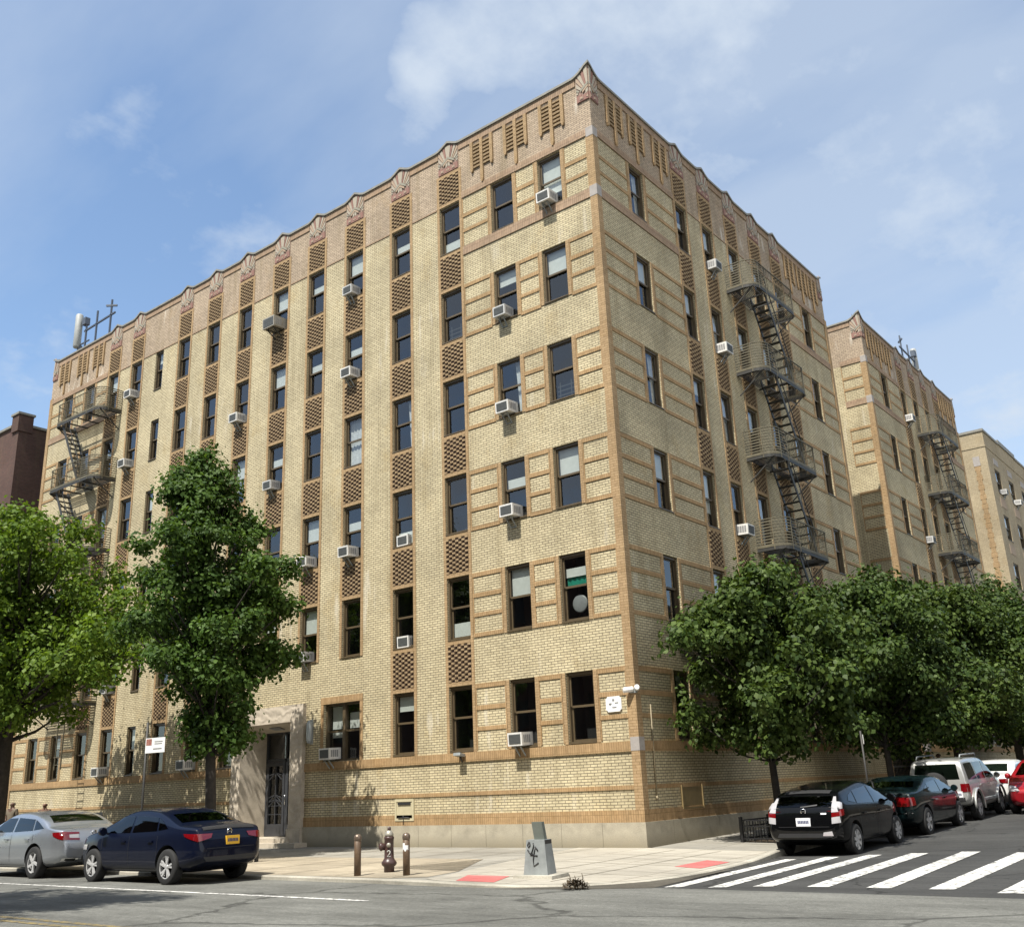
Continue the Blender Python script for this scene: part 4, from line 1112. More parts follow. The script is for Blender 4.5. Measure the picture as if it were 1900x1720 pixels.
# ------------------------------------------------------------------ trees
def leaf_mesh(name, centres, spread, per, size, mat, seed, droop=0.0):
    g = np.random.default_rng(seed)
    C_ = np.repeat(np.array(centres), per, axis=0); n = len(C_)
    off = g.normal(size=(n, 3)) * np.array(spread)
    p = C_ + off
    nrm = off*np.array([1.2, 1.2, .8])/np.array(spread) + np.array([0, 0, 1.0]) + g.normal(size=(n, 3))*.75
    nrm /= np.linalg.norm(nrm, axis=1)[:, None]
    t = g.normal(size=(n, 3)); t[:, 2] -= droop; t -= nrm*np.sum(t*nrm, axis=1)[:, None]; t /= np.linalg.norm(t, axis=1)[:, None]
    bt = np.cross(nrm, t); s = (size*g.uniform(.6, 1.25, n))[:, None]
    v0 = p - t*s*.5; v2 = p + t*s*.5; m_ = p - nrm*s*.10
    v1 = p + bt*s*.36 + nrm*s*.06 - t*s*.05; v3 = p - bt*s*.36 + nrm*s*.06 - t*s*.05
    V = np.stack([v0, v1, v2, v3], 1).reshape(-1, 3)
    me = bpy.data.meshes.new(name)
    me.vertices.add(n*4); me.vertices.foreach_set('co', V.ravel())
    me.loops.add(n*4); me.loops.foreach_set('vertex_index', np.arange(n*4))
    me.polygons.add(n); me.polygons.foreach_set('loop_start', np.arange(n)*4); me.polygons.foreach_set('loop_total', np.full(n, 4))
    me.materials.append(mat); me.update(calc_edges=True); me.validate()
    return me
def tree(name, label, base, env, lean, nlobe, per, size, mat, seed, trunk_r, fork, group=None, lobe=.55, spread=.2, inner=.25, droop=0, perl=11, extra=()):
    """Crown of leafy boughs: lobes sit near the shell radf(h) between z0 and z1, each a bunch of leaf clusters."""
    z0, z1, radf = env
    o = thing(name, label, 'tree', base, 0, group)
    g = np.random.default_rng(seed)
    rmax = max(radf(x_/20) for x_ in range(21)); L = []; tries = 0
    while len(L) < nlobe and tries < 20000:
        tries += 1
        h = g.uniform(0, 1); r_ = radf(h)
        if g.uniform() > (r_/rmax): continue
        a = g.uniform(0, 2*math.pi); q = g.choice([.3, .65, .92, 1.14, 1.36], p=[.12, .26, .34, .18, .10])
        p = np.array([r_*q*math.cos(a)+lean[0]*h, r_*q*math.sin(a)+lean[1]*h, z0+(z1-z0)*h + g.normal()*.1])
        if any(np.linalg.norm((p-m_[0])*np.array([1, 1, 1.25])) < lobe*.78 for m_ in L): continue
        L.append((p, lobe*g.uniform(.65, 1.15)*(1.2-.35*q)))
    L += [(np.array(e[:3]), e[3]) for e in extra]
    cs = []
    for p, r_ in L:
        for _ in range(int(perl*(r_/lobe)**2)+2):
            d = g.normal(size=3); d /= np.linalg.norm(d); d[2] *= .7
            c = p + d*r_*g.uniform(.3, 1.0)**.5
            if c[2] > z0-.5: cs.append(tuple(c))
    for _ in range(int(len(cs)*inner)):
        h = g.uniform(.05, .85); a = g.uniform(0, 6.28); q = radf(h)*g.uniform(0, .7)
        cs.append((q*math.cos(a)+lean[0]*h, q*math.sin(a)+lean[1]*h, z0+(z1-z0)*h))
    sp_ = (spread, spread, spread*.7)
    put('crown', leaf_mesh('crown', cs, sp_, per, size, mat, seed, droop), o)
    b = MB()
    top = Vector((lean[0]*.8, lean[1]*.8, z0+(z1-z0)*.85)); fk = Vector((lean[0]*.1, lean[1]*.1, fork))
    b.tube([(0, 0, -.15), (0, 0, .0), (.0, 0, .25), fk*.5+Vector((.02, .02, 0)), fk, fk.lerp(top, .3), fk.lerp(top, .65), top],
           [trunk_r*1.5, trunk_r*1.3, trunk_r*1.05, trunk_r*.95, trunk_r*.88, trunk_r*.62, trunk_r*.36, .015], 10)
    for p, r_ in L:
        c = Vector(p); t_ = max(0, min(.85, (c.z-1.0-fork)/(top.z-fork)*.8))
        s_ = fk.lerp(top, t_); mid = s_.lerp(c, .5) + Vector((0, 0, -.15))
        b.tube([s_, mid, c], [trunk_r*.3*(1-t_*.6), trunk_r*.17, .008], 5)
    b.build('trunk', BAR, o)
    return o
gk = lambda h: float(np.interp(h, [0, .09, .3, .42, .66, .85, 1], [.3, .75, 1.45, 1.65, 1.3, .62, .05]))
tree('ginkgo_tree', 'dark green pointed street tree standing left of the carved doorway', (-9.35, -5.05, -.04), (2.6, 11.3, gk), (-1.75, .2), 98, 55, .14, LF1, 5, .14, 2.6, lobe=.5, spread=.17, perl=8, inner=.12, extra=[(-.6, 1.7, 6.2, .55), (-1.4, 2.1, 7.2, .6), (-.4, 2.3, 7.6, .5), (-2.0, 1.9, 8.2, .55), (-1.0, 1.5, 9.0, .5), (-2.6, 1.6, 6.6, .55), (.3, 1.9, 5.2, .5), (-1.6, 2.4, 5.4, .5), (.6, 1.2, 6.6, .5), (-1.55, .2, 11.0, .3), (-1.4, .3, 10.5, .38), (-1.8, .0, 10.1, .42), (-1.2, .1, 9.7, .42), (-3.2, 1.9, 6.9, .5), (-3.6, 2.3, 6.2, .45), (-2.6, 2.3, 7.4, .45)])
lt = lambda h: float(np.interp(h, [0, .12, .35, .6, .8, 1], [1.4, 2.3, 2.9, 2.6, 1.7, .3]))
tree('street_tree', 'bright yellow-green broad tree leaning in at the left edge', (-19.4, -5.6, -.04), (3.9, 11.2, lt), (.0, .3), 92, 50, .16, LF2, 9, .27, 3.4, lobe=.72, spread=.24, perl=8, inner=.1, extra=[(2.2, 2.4, 6.0, .8), (.8, 2.9, 7.0, .8), (3.4, 1.2, 5.2, .7), (4.4, .2, 6.4, .8), (4.5, -.6, 5.6, .6), (3.2, 2.0, 7.6, .7), (-1.5, 2.8, 7.2, .9), (-3, 2.2, 6.6, .9), (4.5, 3.0, 7.3, .7), (3.2, 2.9, 6.4, .7), (1.9, 2.8, 7.1, .7), (.6, 2.9, 6.5, .75), (-.6, 2.8, 7.6, .7), (-1.8, 2.9, 6.6, .7), (-2.9, 2.7, 7.2, .7), (4.0, 2.4, 6.0, .6), (1.2, 2.4, 6.0, .6)])
rt = lambda s: (lambda h: float(s*np.interp(h, [0, .12, .35, .6, .82, 1], [.9, 1.6, 2.1, 2.05, 1.45, .3])))
GR = 'trees along the side street kerb'
tree('street_tree', 'rounded green street tree in the railed pit behind the black hatchback', (2.1, 2.55, 0), (2.2, 6.3, rt(1.02)), (.1, .0), 84, 56, .145, LF3, 21, .095, 1.75, GR, lobe=.5, spread=.18, perl=8, inner=.12, droop=.6)
tree('street_tree', 'second street tree from the corner, its crown over the dark sedan', (2.1, 10.7, .15), (2.1, 7.2, rt(1.03)), (.1, .2), 85, 62, .155, LF3, 33, .10, 2.0, GR, lobe=.62, spread=.23, perl=9, inner=.15, droop=.6)
tree('street_tree', 'forked street tree right behind the silver off-roader', (2.1, 18.0, .3), (2.3, 7.7, rt(1.12)), (.1, .3), 85, 62, .165, LF3, 45, .13, 2.3, GR, lobe=.68, spread=.25, perl=9, inner=.15, droop=.6)
tree('street_tree', 'farthest dark street tree behind the white and red cars', (2.1, 27.2, .5), (2.1, 8.6, rt(1.4)), (.2, .0), 85, 62, .18, LF3, 57, .17, 2.2, GR, lobe=.8, spread=.3, perl=9, inner=.15, droop=.6)

ot = lambda h: float(np.interp(h, [0, .2, .5, .8, 1], [.9, 1.8, 2.3, 1.7, .3]))
tree('street_tree', 'street tree across the avenue, only its shadow on the road at lower left showing', (-4.4, -19.9, .1), (8.0, 13.0, ot), (.2, 2.0), 60, 42, .17, LF2, 71, .2, 4.0, lobe=.7, spread=.25, perl=8, inner=.1)

def guard(label, x0, x1, y0, y1, h, z):
    o = thing('tree_guard', label, 'tree guard', (0, 0, 0), 0, 'low iron guards round the tree pits')
    b = MB(); c = [(x0, y0), (x1, y0), (x1, y1), (x0, y1), (x0, y0)]
    for p, q in zip(c[:-1], c[1:]):
        for hh in (.08, h*.72, h): b.bar((*p, z+hh), (*q, z+hh), .025, .03)
        n = max(2, int(math.hypot(q[0]-p[0], q[1]-p[1])/.14))
        for i in range(1, n): 
            t_ = i/n; b.bar((p[0]+(q[0]-p[0])*t_, p[1]+(q[1]-p[1])*t_, z), (p[0]+(q[0]-p[0])*t_, p[1]+(q[1]-p[1])*t_, z+h), .016, .016)
    b.build('railing', BLK, o)
    for p in c[:4]:
        b = MB(); b.box(p[0]-.035, p[0]+.035, p[1]-.035, p[1]+.035, z-.1, z+h+.08); b.build('post', BLK, o)
    return o
guard('low black iron tree guard beside the black hatchback', 1.45, 2.7, 1.9, 3.4, .48, S(1.8, 2.3))
guard('low black iron tree guard behind the dark blue sedan', -10.1, -8.15, -5.75, -4.55, .62, -.04)
paving('tree_pit', [[(1.5, 1.95), (2.65, 1.95), (2.65, 3.35), (1.5, 3.35)]], DIR, .016)
paving('tree_pit', [[(-10.05, -5.7), (-8.2, -5.7), (-8.2, -4.6), (-10.05, -4.6)]], DIR, .016)

# ------------------------------------------------------------------ street furniture
def bollard(label, x, y):
    o = thing('bollard', label, 'bollard', (x, y, S(x, y)), 0, 'steel bollards guarding the hydrant')
    b = MB(); b.lathe([(.0, -.05), (.066, -.05), (.066, .62), (.06, .625), (.0, .626)], 20); b.build('post', BOL, o)
    b = MB(); b.lathe([(.058, .615), (.07, .63), (.076, .66), (.073, .70), (.058, .73), (.03, .745), (0, .75)], 20); b.build('cap', plain('worn_steel_cap', (.16, .12, .09), .35, .5), o)
    return o
bollard('rusty brown bollard left of the hydrant, nearer the blue sedan', -2.3, -6.72)
k_ = bollard('brown bollard right of the hydrant with a white sticker', -1.29, -6.43)
b = MB()
for a in range(-70, 40, 11):
    p = [(.068*math.sin(R(q)), -.068*math.cos(R(q))) for q in (a, a+11)]
    zl = .44+.02*math.sin(a*.1)
    b.poly([(p[0][0], p[0][1], zl), (p[1][0], p[1][1], zl), (p[1][0], p[1][1], .53 if a > -20 else .57), (p[0][0], p[0][1], .53 if a > -20 else .57)])
b.M = None; b.build('sticker', WPT, k_)
k_.rotation_euler.z = R(35)
o = thing('fire_hydrant', 'dark red fire hydrant marked 2 between the two bollards', 'hydrant', (-2.2, -5.98, S(-2.2, -5.98)), R(41))
b = MB(); b.lathe([(0, -.02), (.10, -.02), (.10, .10), (.145, .14), (.15, .18), (.12, .22), (.095, .26), (.088, .45), (.092, .60), (.098, .61), (.098, .64), (.08, .66), (0, .66)], 22)
b.build('body', HYD, o)
b = MB(); b.lathe([(0, .66), (.085, .66), (.088, .69), (.07, .73), (.05, .76), (.045, .765), (0, .765)], 20); b.build('bonnet', HYT, o)
b = MB(); b.lathe([(0, .755), (.036, .755), (.038, .80), (.03, .83), (0, .835)], 5); b.build('operating_nut', HYD, o)
b = MB(); b.lathe([(0, -.02), (.062, -.02), (.066, .05), (.08, .06), (.08, .09), (.06, .1), (.05, .12), (0, .12)], 16, 0, (-.08-.0, 0, .47), 'x')
b.v = [(-.08-(v[0]+.08), v[1], v[2]) for v in b.v]
b.build('nozzle_cap', HYD, o)
b = MB(); b.lathe([(0, -.02), (.04, -.02), (.045, .03), (.03, .05), (0, .05)], 12, 0, (0, -.08, .50), 'y'); b.v = [(v[0], -.08-(v[1]+.08), v[2]) for v in b.v]; b.build('nozzle_cap', HYT, o)
def glyph(b, pts, y, r_=.008):
    b.tube([(x, y, z) for x, z in pts], r_, 6)
b = MB(); glyph(b, [(-.03, .37), (-.022, .39), (0, .4), (.022, .39), (.028, .37), (.02, .35), (-.03, .29), (.034, .29)], -.093); b.build('number', WLE, o)

o = thing('signal_base', 'tapered grey metal pole base with black graffiti and a cut-off plate on a concrete pad', 'pole base', (1.44, -5.92, S(1.44, -5.9)), R(10))
b = MB(); b.faces([(-.4,-.3,-.1),(.4,-.34,-.1),(.44,.28,-.1),(-.38,.3,-.1),(-.38,-.28,.055),(.38,-.31,.05),(.42,.26,.06),(-.36,.28,.05)], [(4,5,6,7),(0,1,5,4),(1,2,6,5),(2,3,7,6),(3,0,4,7)]); b.build('concrete_pad', KRB, o)
b = MB(); a, c, d, e = .235, .175, .17, .13
b.faces([(-a,-d,.05),(a,-d,.05),(a,d,.05),(-a,d,.05),(-c,-e,.62),(c,-e,.62),(c,e,.62),(-c,e,.62)], [(4,5,6,7),(0,1,5,4),(1,2,6,5),(2,3,7,6),(3,0,4,7)])
b.build('base_box', GAL, o)
b = MB(); b.obox((.02, 0, .75), (.1, 0, .0), (0, .05, 0), (-.025, 0, .16)); b.build('stub', plain('dull_green_grey', (.13, .145, .125), .55, .3), o)
b = MB(); b.box(.16, .19, -.12, .12, .55, .615); b.build('access_slot', DKP, o)
b = MB()
def fy(z): return -(.17-(z-.05)/.57*.04)-.006
G = [[(-.13,.58),(-.15,.53),(-.13,.50),(-.10,.53),(-.11,.58),(-.13,.585)], [(-.15,.46),(-.1,.40),(-.06,.37)], [(-.04,.57),(-.03,.52),(-.06,.44),(-.09,.37),(-.06,.41)], [(.0,.51),(.05,.44)], [(.0,.5),(-.02,.42),(-.04,.30),(-.03,.20),(.06,.25)], [(-.06,.38),(.04,.36)]]
for g_ in G: b.tube([(x, fy(z), z) for x, z in g_], .011, 6)
b.build('graffiti', BLK, o)
b = MB(); b.poly([(-.22, -.31, .03), (.02, -.33, .03), (.06, -.318, .02), (-.2, -.322, -.01)])
tag(o, None)
o = MB(); g = np.random.default_rng(3)
for i in range(260):
    a = g.uniform(0, 6.28); r_ = g.uniform(0, .2)**.9; p = Vector((2.95+r_*math.cos(a)*1.1, -7.0+r_*math.sin(a)*.8, -.12+.17*math.sqrt(max(0, 1-(r_/.24)**2))*g.uniform(.3, 1)))
    d = Vector((math.cos(a)*g.uniform(.2, 1), math.sin(a)*g.uniform(.2, 1), g.uniform(-.3, 1.0))).normalized()*g.uniform(.05, .12); s_ = d.cross(Vector((0, 0, 1))).normalized()*.018
    o.poly([p-s_, p+s_, p+d*.6+s_*.8+Vector((0,0,.01)), p+d], 0)
for x, y, h in ((2.84, -7.05, .2), (3.08, -6.95, .22), (2.95, -7.02, .17)): o.tube([(x, y, -.12), (x+.02, y, h*.5), (x-.01, y+.01, h-.02)], [.012, .01, .006], 5)
o.v = [(2.95+(v[0]-2.95)*.78, -7+(v[1]+7)*.78, -.13+(v[2]+.13)*.72) for v in o.v]
tag(o.build('weed_clump', DEB), 'dark withered weed clump growing from the gutter at the corner kerb', 'weeds')

def sign_post(label, x, y, h, board, ang, lines, cat='sign', pole=GAL, extra=None):
    o = thing('street_sign', label, cat, (x, y, S(x, y)), ang)
    b = MB(); b.tube([(0, 0, -.1), (0, 0, h)], .028, 10); b.build('pole', pole, o)
    x0_, x1_, z0_, z1_ = board
    b = MB(); b.box(x0_, x1_, -.045, -.035, z0_, z1_); bd = b.build('sign_board', WPT, o)
    if lines:
        b = MB()
        for q in lines: b.box(q[0], q[1], -.049, -.044, q[2], q[3])
        b.build('lettering', GLY, bd)
    return o, bd
o, bd = sign_post('white street sign with a small picture on a dark pole beside the pointed tree', -10.0, -6.55, 3.35, (.02, .70, 2.62, 2.97), R(8),
          [(.34, .62, 2.87, 2.89), (.34, .6, 2.82, 2.84), (.30, .6, 2.70, 2.725)], pole=IRD)
b = MB(); b.box(.05, .24, -.049, -.044, 2.8, 2.95); b.build('picture', plain('brown_picture', (.3, .13, .1), .5, var=.5, vscale=30), bd)
sign_post('thin grey sign pole with a small white plate between the first two side-street trees', 2.62, 7.3, 2.45, (-.07, .07, 2.1, 2.35), R(118), None, pole=IRD)

# ------------------------------------------------------------------ cars
def loft_body(sp):
    xs = sorted(set([p[0] for p in sp['top']] + sp.get('xs', [])))
    tx, tz = zip(*sp['top']); bx, bz = zip(*sp['belt']); ux, uz = zip(*sp['bottom']); px, pw = zip(*sp['plan'])
    prof = []
    for x in xs:
        zt = float(np.interp(x, tx, tz)); zb = float(np.interp(x, ux, uz)); zl = min(float(np.interp(x, bx, bz)), zt-.015); W_ = float(np.interp(x, px, pw))
        wl = W_*.965; g = zt-zl; tum = sp.get('tum', .36)
        wt = wl - tum*max(0, g-.02); mid = zl+g*.5
        half = [(0, zb), (W_*.75, zb), (W_*.95, zb+.05), (W_, zb+(zl-zb)*.32), (W_*1.0, zb+(zl-zb)*.62), (W_*.992, zl-.07 if zl-zb > .2 else zb+(zl-zb)*.85), (wl, zl),
                (wl-(wl-wt)*.5, mid), (wt, zt-.035 if g > .1 else zt-.004), (wt-.05, zt-.004 if g > .1 else zt), (wt*.55, zt+.014), (0, zt+.022)]
        prof.append([(x, y, z) for y, z in half] + [(x, -y, z) for y, z in half[-2:0:-1]])
    n = len(prof[0]); b = MB(); v = [p for q in prof for p in q]
    fs = [(i*n+j, i*n+(j+1) % n, (i+1)*n+(j+1) % n, (i+1)*n+j) for i in range(len(prof)-1) for j in range(n)]
    h_ = n//2
    for i0, fl in ((0, True), ((len(prof)-1)*n, False)):   # end caps as quad strips
        for j in range(h_):
            q = (i0+j, i0+j+1, i0+(n-j-1) % n, i0+(n-j) % n)
            q = tuple(dict.fromkeys(q))
            fs.append(q)
    b.faces(v, fs, 0, True); return b
def car(name, label, loc, rz, sp, paintm, pitch=0, group='cars parked along the kerbs'):
    o = thing(name, label, 'car', loc, rz, group)
    o.rotation_euler = (0, -pitch, rz)
    L, wb, wr, off = sp['L'], sp['wb'], sp['wr'], sp.get('axle', 0)
    b = loft_body(sp); me = b.mesh('body', [paintm, RUB]); recalc(me)
    tmp = bpy.data.objects.new('tmp', me); COL.objects.link(tmp)
    m = tmp.modifiers.new('s', 'SUBSURF'); m.levels = 2; m.render_levels = 2
    hw = max(w_ for _, w_ in sp['plan'])
    cb = MB()
    for xw in (off-wb/2, off+wb/2):
        for s_ in (-1, 1): cb.lathe([(0, -.2), (wr+.055, -.2), (wr+.055, .2), (0, .2)], 36, 0, (xw, s_*(hw-.06), wr+.02), 'y')
    cm = cb.mesh('cut', RUB); recalc(cm); bmx = bmesh.new(); bmx.from_mesh(cm); bmesh.ops.remove_doubles(bmx, verts=bmx.verts, dist=1e-4); bmesh.ops.recalc_face_normals(bmx, faces=bmx.faces); bmx.to_mesh(cm); bmx.free()
    cut = bpy.data.objects.new('cut', cm); COL.objects.link(cut)
    m2 = tmp.modifiers.new('b', 'BOOLEAN'); m2.operation = 'DIFFERENCE'; m2.object = cut; m2.solver = 'EXACT'
    try: m2.material_mode = 'TRANSFER'
    except Exception: pass
    bpy.context.view_layer.update()
    dg = bpy.context.evaluated_depsgraph_get()
    bm_ = bpy.data.meshes.new_from_object(tmp.evaluated_get(dg))
    bpy.data.objects.remove(tmp); bpy.data.objects.remove(cut)
    bb = bmesh.new(); bb.from_mesh(bm_)
    for e in bb.edges:
        e.smooth = not (len(e.link_faces) == 2 and e.calc_face_angle(0) > R(38))
    for f_ in bb.faces: f_.smooth = True
    tree_ = BVHTree.FromBMesh(bb)
    bb.to_mesh(bm_); bb.free(); bm_.name = 'body'
    body = put('body', bm_, o)
    def cast(p, q, ax):
        if ax == 'L': o_, d = Vector((p, 3, q)), Vector((0, -1, 0))
        elif ax == 'R': o_, d = Vector((p, -3, q)), Vector((0, 1, 0))
        elif ax == 'B': o_, d = Vector((-5, p, q)), Vector((1, 0, 0))
        elif ax == 'F': o_, d = Vector((5, p, q)), Vector((-1, 0, 0))
        else: o_, d = Vector((p, q, 4)), Vector((0, 0, -1))
        h = tree_.ray_cast(o_, d)
        return (h[0], h[1]) if h[0] is not None else (None, None)
    def patch(nm, cn, ax, mat, lift=.006, n=10, m_=5, parent=o, thick=0):
        (a0, a1), (b0, b1), (c0, c1), (d0, d1) = cn; g = []; ok = True
        for j in range(m_+1):
            v = j/m_
            for i in range(n+1):
                u_ = i/n
                p = (a0*(1-u_)+b0*u_)*(1-v)+(d0*(1-u_)+c0*u_)*v; q = (a1*(1-u_)+b1*u_)*(1-v)+(d1*(1-u_)+c1*u_)*v
                h, nn = cast(p, q, ax)
                if h is None: g.append(g[-1] if g else Vector((0, 0, .5))); continue
                g.append(h+nn*lift)
        mb = MB(); k = n+1
        mb.faces(g, [(j*k+i, j*k+i+1, (j+1)*k+i+1, (j+1)*k+i) for j in range(m_) for i in range(n)], 0, True)
        return mb.build(nm, mat, parent, fix=False)
    for sd in ('L', 'R'):
        for cn in sp['side_windows']: patch('window', cn, sd, CGL)
        if sp.get('trim'):
            for cn in sp['trim']: patch('window_trim', cn, sd, DKP if not sp.get('chrome') else CHR, .004)
        for x in sp['seams']:
            patch('door_seam', [(x-.006, .3), (x+.006, .3), (x+.006, sp['beltz']-.02), (x-.006, sp['beltz']-.02)], sd, BLK, .003, 1, 8)
        for x in sp['handles']:
            h, nn = cast(x, sp['beltz']-.13, sd)
            mb = MB(); mb.obox(h+nn*.018, (.085, 0, .004), nn*.016, (0, 0, .016)); mb.build('door_handle', sp.get('handle_mat', paintm), o)
        h, nn = cast(sp['mirror'][0], sp['mirror'][1], sd); s_ = 1 if sd == 'L' else -1
        mb = MB(); c = h+Vector((.02, s_*.12, .05)); mb.tube([c+Vector((.09, 0, 0)), c+Vector((.06, 0, 0)), c+Vector((-.03, 0, 0)), c+Vector((-.05, 0, 0))], [.04, .075, .085, .075], 12); mb.bar(h, c, .05, .04); mb.build('wing_mirror', sp.get('mirror_mat', paintm), o)
        patch('sill_trim', [(off-wb/2+wr+.12, .23), (off+wb/2-wr-.12, .23), (off+wb/2-wr-.12, .29), (off-wb/2+wr+.12, .29)], sd, DKP, .006, 8, 1)
    patch('rear_window', sp['rear_glass'], sp.get('rear_ax', 'T'), CGL, .006, 12, 8)
    patch('windscreen', sp['windscreen'], 'T', CGL, .006, 12, 8)
    for sgn in (-1, 1):
        f2 = lambda cn: [(sgn*a, z) for a, z in cn]
        for mat, ax, cn in sp['lights']:
            if ax in 'BF': patch('tail_light' if ax == 'B' else 'headlight', f2(cn), ax, mat, .012, 8, 5)
            else: patch('tail_light' if cn[0][0] < 0 else 'headlight', cn, 'L' if sgn > 0 else 'R', mat, .012, 6, 5)
    for nm, mat, ax, cn, lf in sp.get('extras', []): patch(nm, cn, ax, mat, lf, 10, 4)
    py, pz, pm = sp['plate']
    h, nn = cast(py, pz, 'B')
    mb = MB(); mb.box(h.x-.02, h.x+.03, py-.155, py+.155, pz-.08, pz+.08); pl = mb.build('licence_plate', pm, o)
    mb = MB()
    for i in range(7):
        yy = py+.105-i*.035; mb.box(h.x-.023, h.x-.019, yy-.013, yy+.013, pz-.03, pz+.03)
    mb.build('plate_digits', plain('plate_ink', (.04, .05, .12), .6, var=0) if 'plate_ink' not in MATS else MATS['plate_ink'], pl)
    if sp.get('badge'):
        h, nn = cast(0, sp['badge'], 'B'); mb = MB(); mb.lathe([(.045, -.012), (.06, -.012), (.06, .012), (.045, .012)], 20, 0, (h.x, 0, sp['badge']), 'x'); mb.bar((h.x-.012, -.05, sp['badge']), (h.x-.012, .05, sp['badge']), .012, .012); mb.build('badge', CHR, o)
    # wheels
    for xw in (off-wb/2, off+wb/2):
        for s_ in (-1, 1):
            yw = s_*(hw-.105)
            tb = MB(); r_ = wr
            tb.lathe([(r_*.64, -.10), (r_*.9, -.105), (r_*.985, -.085), (r_, -.05), (r_, .05), (r_*.985, .085), (r_*.9, .105), (r_*.64, .10)], 36, 0, (0, 0, 0), 'y')
            wo_ = bpy.data.objects.new('wheel', tb.mesh('tyre', TYR)); COL.objects.link(wo_); wo_.parent = o; wo_.location = (xw, yw, wr)
            rb = MB(); rb.lathe([(0, s_*.03), (r_*.6, s_*.02), (r_*.62, s_*.0)], 30, 1, (0, 0, 0), 'y')
            rb.lathe([(r_*.60, s_*.085), (r_*.66, s_*.10), (r_*.67, s_*.07), (r_*.62, s_*.02)], 36, 0, (0, 0, 0), 'y')
            rb.lathe([(0, s_*.088), (r_*.14, s_*.085), (r_*.16, s_*.05)], 16, 0, (0, 0, 0), 'y')
            ns = sp['spokes']
            for q in range(ns):
                a = 2*math.pi*q/ns+.3; tw = sp.get('twist', 0)
                p0 = Vector((math.cos(a)*r_*.1, s_*.075, math.sin(a)*r_*.1)); p1 = Vector((math.cos(a+tw)*r_*.62, s_*.085, math.sin(a+tw)*r_*.62))
                rb.bar(p0, p1, sp.get('spw', .045), .03, 0) if False else rb.obox((p0+p1)/2, (p1-p0)/2, Vector((0, s_*.015, 0)), Vector((-math.sin(a+tw/2), 0, math.cos(a+tw/2)))*sp.get('spw', .03), 0)
                if sp.get('pair'):
                    a2 = a+.32; p1 = Vector((math.cos(a2)*r_*.62, s_*.085, math.sin(a2)*r_*.62)); rb.obox((p0+p1)/2, (p1-p0)/2, Vector((0, s_*.012, 0)), Vector((-math.sin(a2), 0, math.cos(a2)))*.016, 0)
            rb.build('rim', [ALU, RUB], wo_, fix=True)
    return o, patch, cast
def sedan(L=4.62, W=.885, H=1.45, belt=.95, fast=0, gs=0):
    h = L/2
    return dict(L=L, wb=2.7, wr=.33, H=H, beltz=belt,
        top=[(-h, .60), (-h+.015, .72), (-h+.05, .86), (-h+.10, 1.0), (-h+.14, 1.045), (-h+.28, 1.06), (-h+.6, 1.08), (-h+.78+fast, 1.13), (-1.05+fast+gs, H-.13), (-.72+gs, H-.035), (-.35+gs, H), (.0+gs, H), (.3+gs, H-.03), (.6+gs, H-.14), (1.22+gs, 1.03), (1.35+gs, 1.0), (1.8, .93), (h-.25, .82), (h-.1, .74), (h-.03, .66), (h, .56)],
        belt=[(-h, .9), (-1.6, belt+.04), (0, belt), (1.3, belt-.03), (h, .8)], bottom=[(-h, .40), (-h+.15, .32), (-1.6, .2), (1.6, .2), (h-.15, .25), (h, .34)],
        plan=[(-h, W*.70), (-h+.03, W*.80), (-h+.10, W*.89), (-h+.28, W*.96), (-1.3, W), (1.2, W), (h-.5, W*.94), (h-.2, W*.82), (h-.05, W*.68), (h, W*.58)],
        side_windows=[[(.98+gs, belt+.03), (.03+gs, belt+.035), (.03+gs, H-.12), (.50+gs, H-.125)], [(-.05+gs, belt+.035), (-.92+gs, belt+.06), (-.84+gs, H-.16), (-.05+gs, H-.115)], [(-.97+gs, belt+.065), (-1.28+fast*.8+gs, belt+.1), (-1.05+fast*.4+gs, H-.24), (-.89+gs, H-.17)]],
        seams=[1.02+gs, gs, -1.0+gs], handles=[.2+gs, -.78+gs], mirror=(.86+gs, belt+.02),
        rear_glass=[(-h+.76, -.62), (-h+.76, .62), (-1.0+gs, .53), (-1.0+gs, -.53)], windscreen=[(1.18+gs, -.66), (1.18+gs, .66), (.5+gs, .55), (.5+gs, -.55)], spokes=10, plate=(0, .74, YPL), badge=.94)
# dark blue sedan
sp = sedan(4.45, .865, 1.40, .93)
sp['lights'] = [(TLR, 'B', [(.44, .84), (.73, .78), (.76, .92), (.40, .92)]), (TLR, 'S', [(-2.15, .79), (-1.87, .88), (-1.82, .93), (-2.15, .92)]), (TLW, 'F', [(.45, .62), (.8, .64), (.8, .74), (.5, .72)])]
sp['extras'] = [('bumper_trim', DKP, 'B', [(-.55, .42), (.55, .42), (.62, .50), (-.62, .50)], .006), ('boot_seam', BLK, 'B', [(-.55, .645), (.55, .645), (.55, .655), (-.55, .655)], .004), ('spoiler', DKP, 'T', [(-2.13, -.6), (-2.13, .6), (-2.08, .6), (-2.08, -.6)], .012)]
sp['plate'] = (-.05, .78, YPL); sp['spw'] = .018; sp['pair'] = True; sp['spokes'] = 5
NAVY = paint('navy_paint', (.0022, .004, .014), .0, .35, .1, .5)
bl, _, _ = car('parked_car', 'dark blue sedan with yellow licence plate parked in front of the silver sedan', (-6.93, -7.85, -.112), R(180), sp, NAVY)
sp = sedan(4.85, .89, 1.43, .97, -.12, -.26)
sp['wb'] = 2.78; sp['axle'] = .02; sp['wr'] = .345
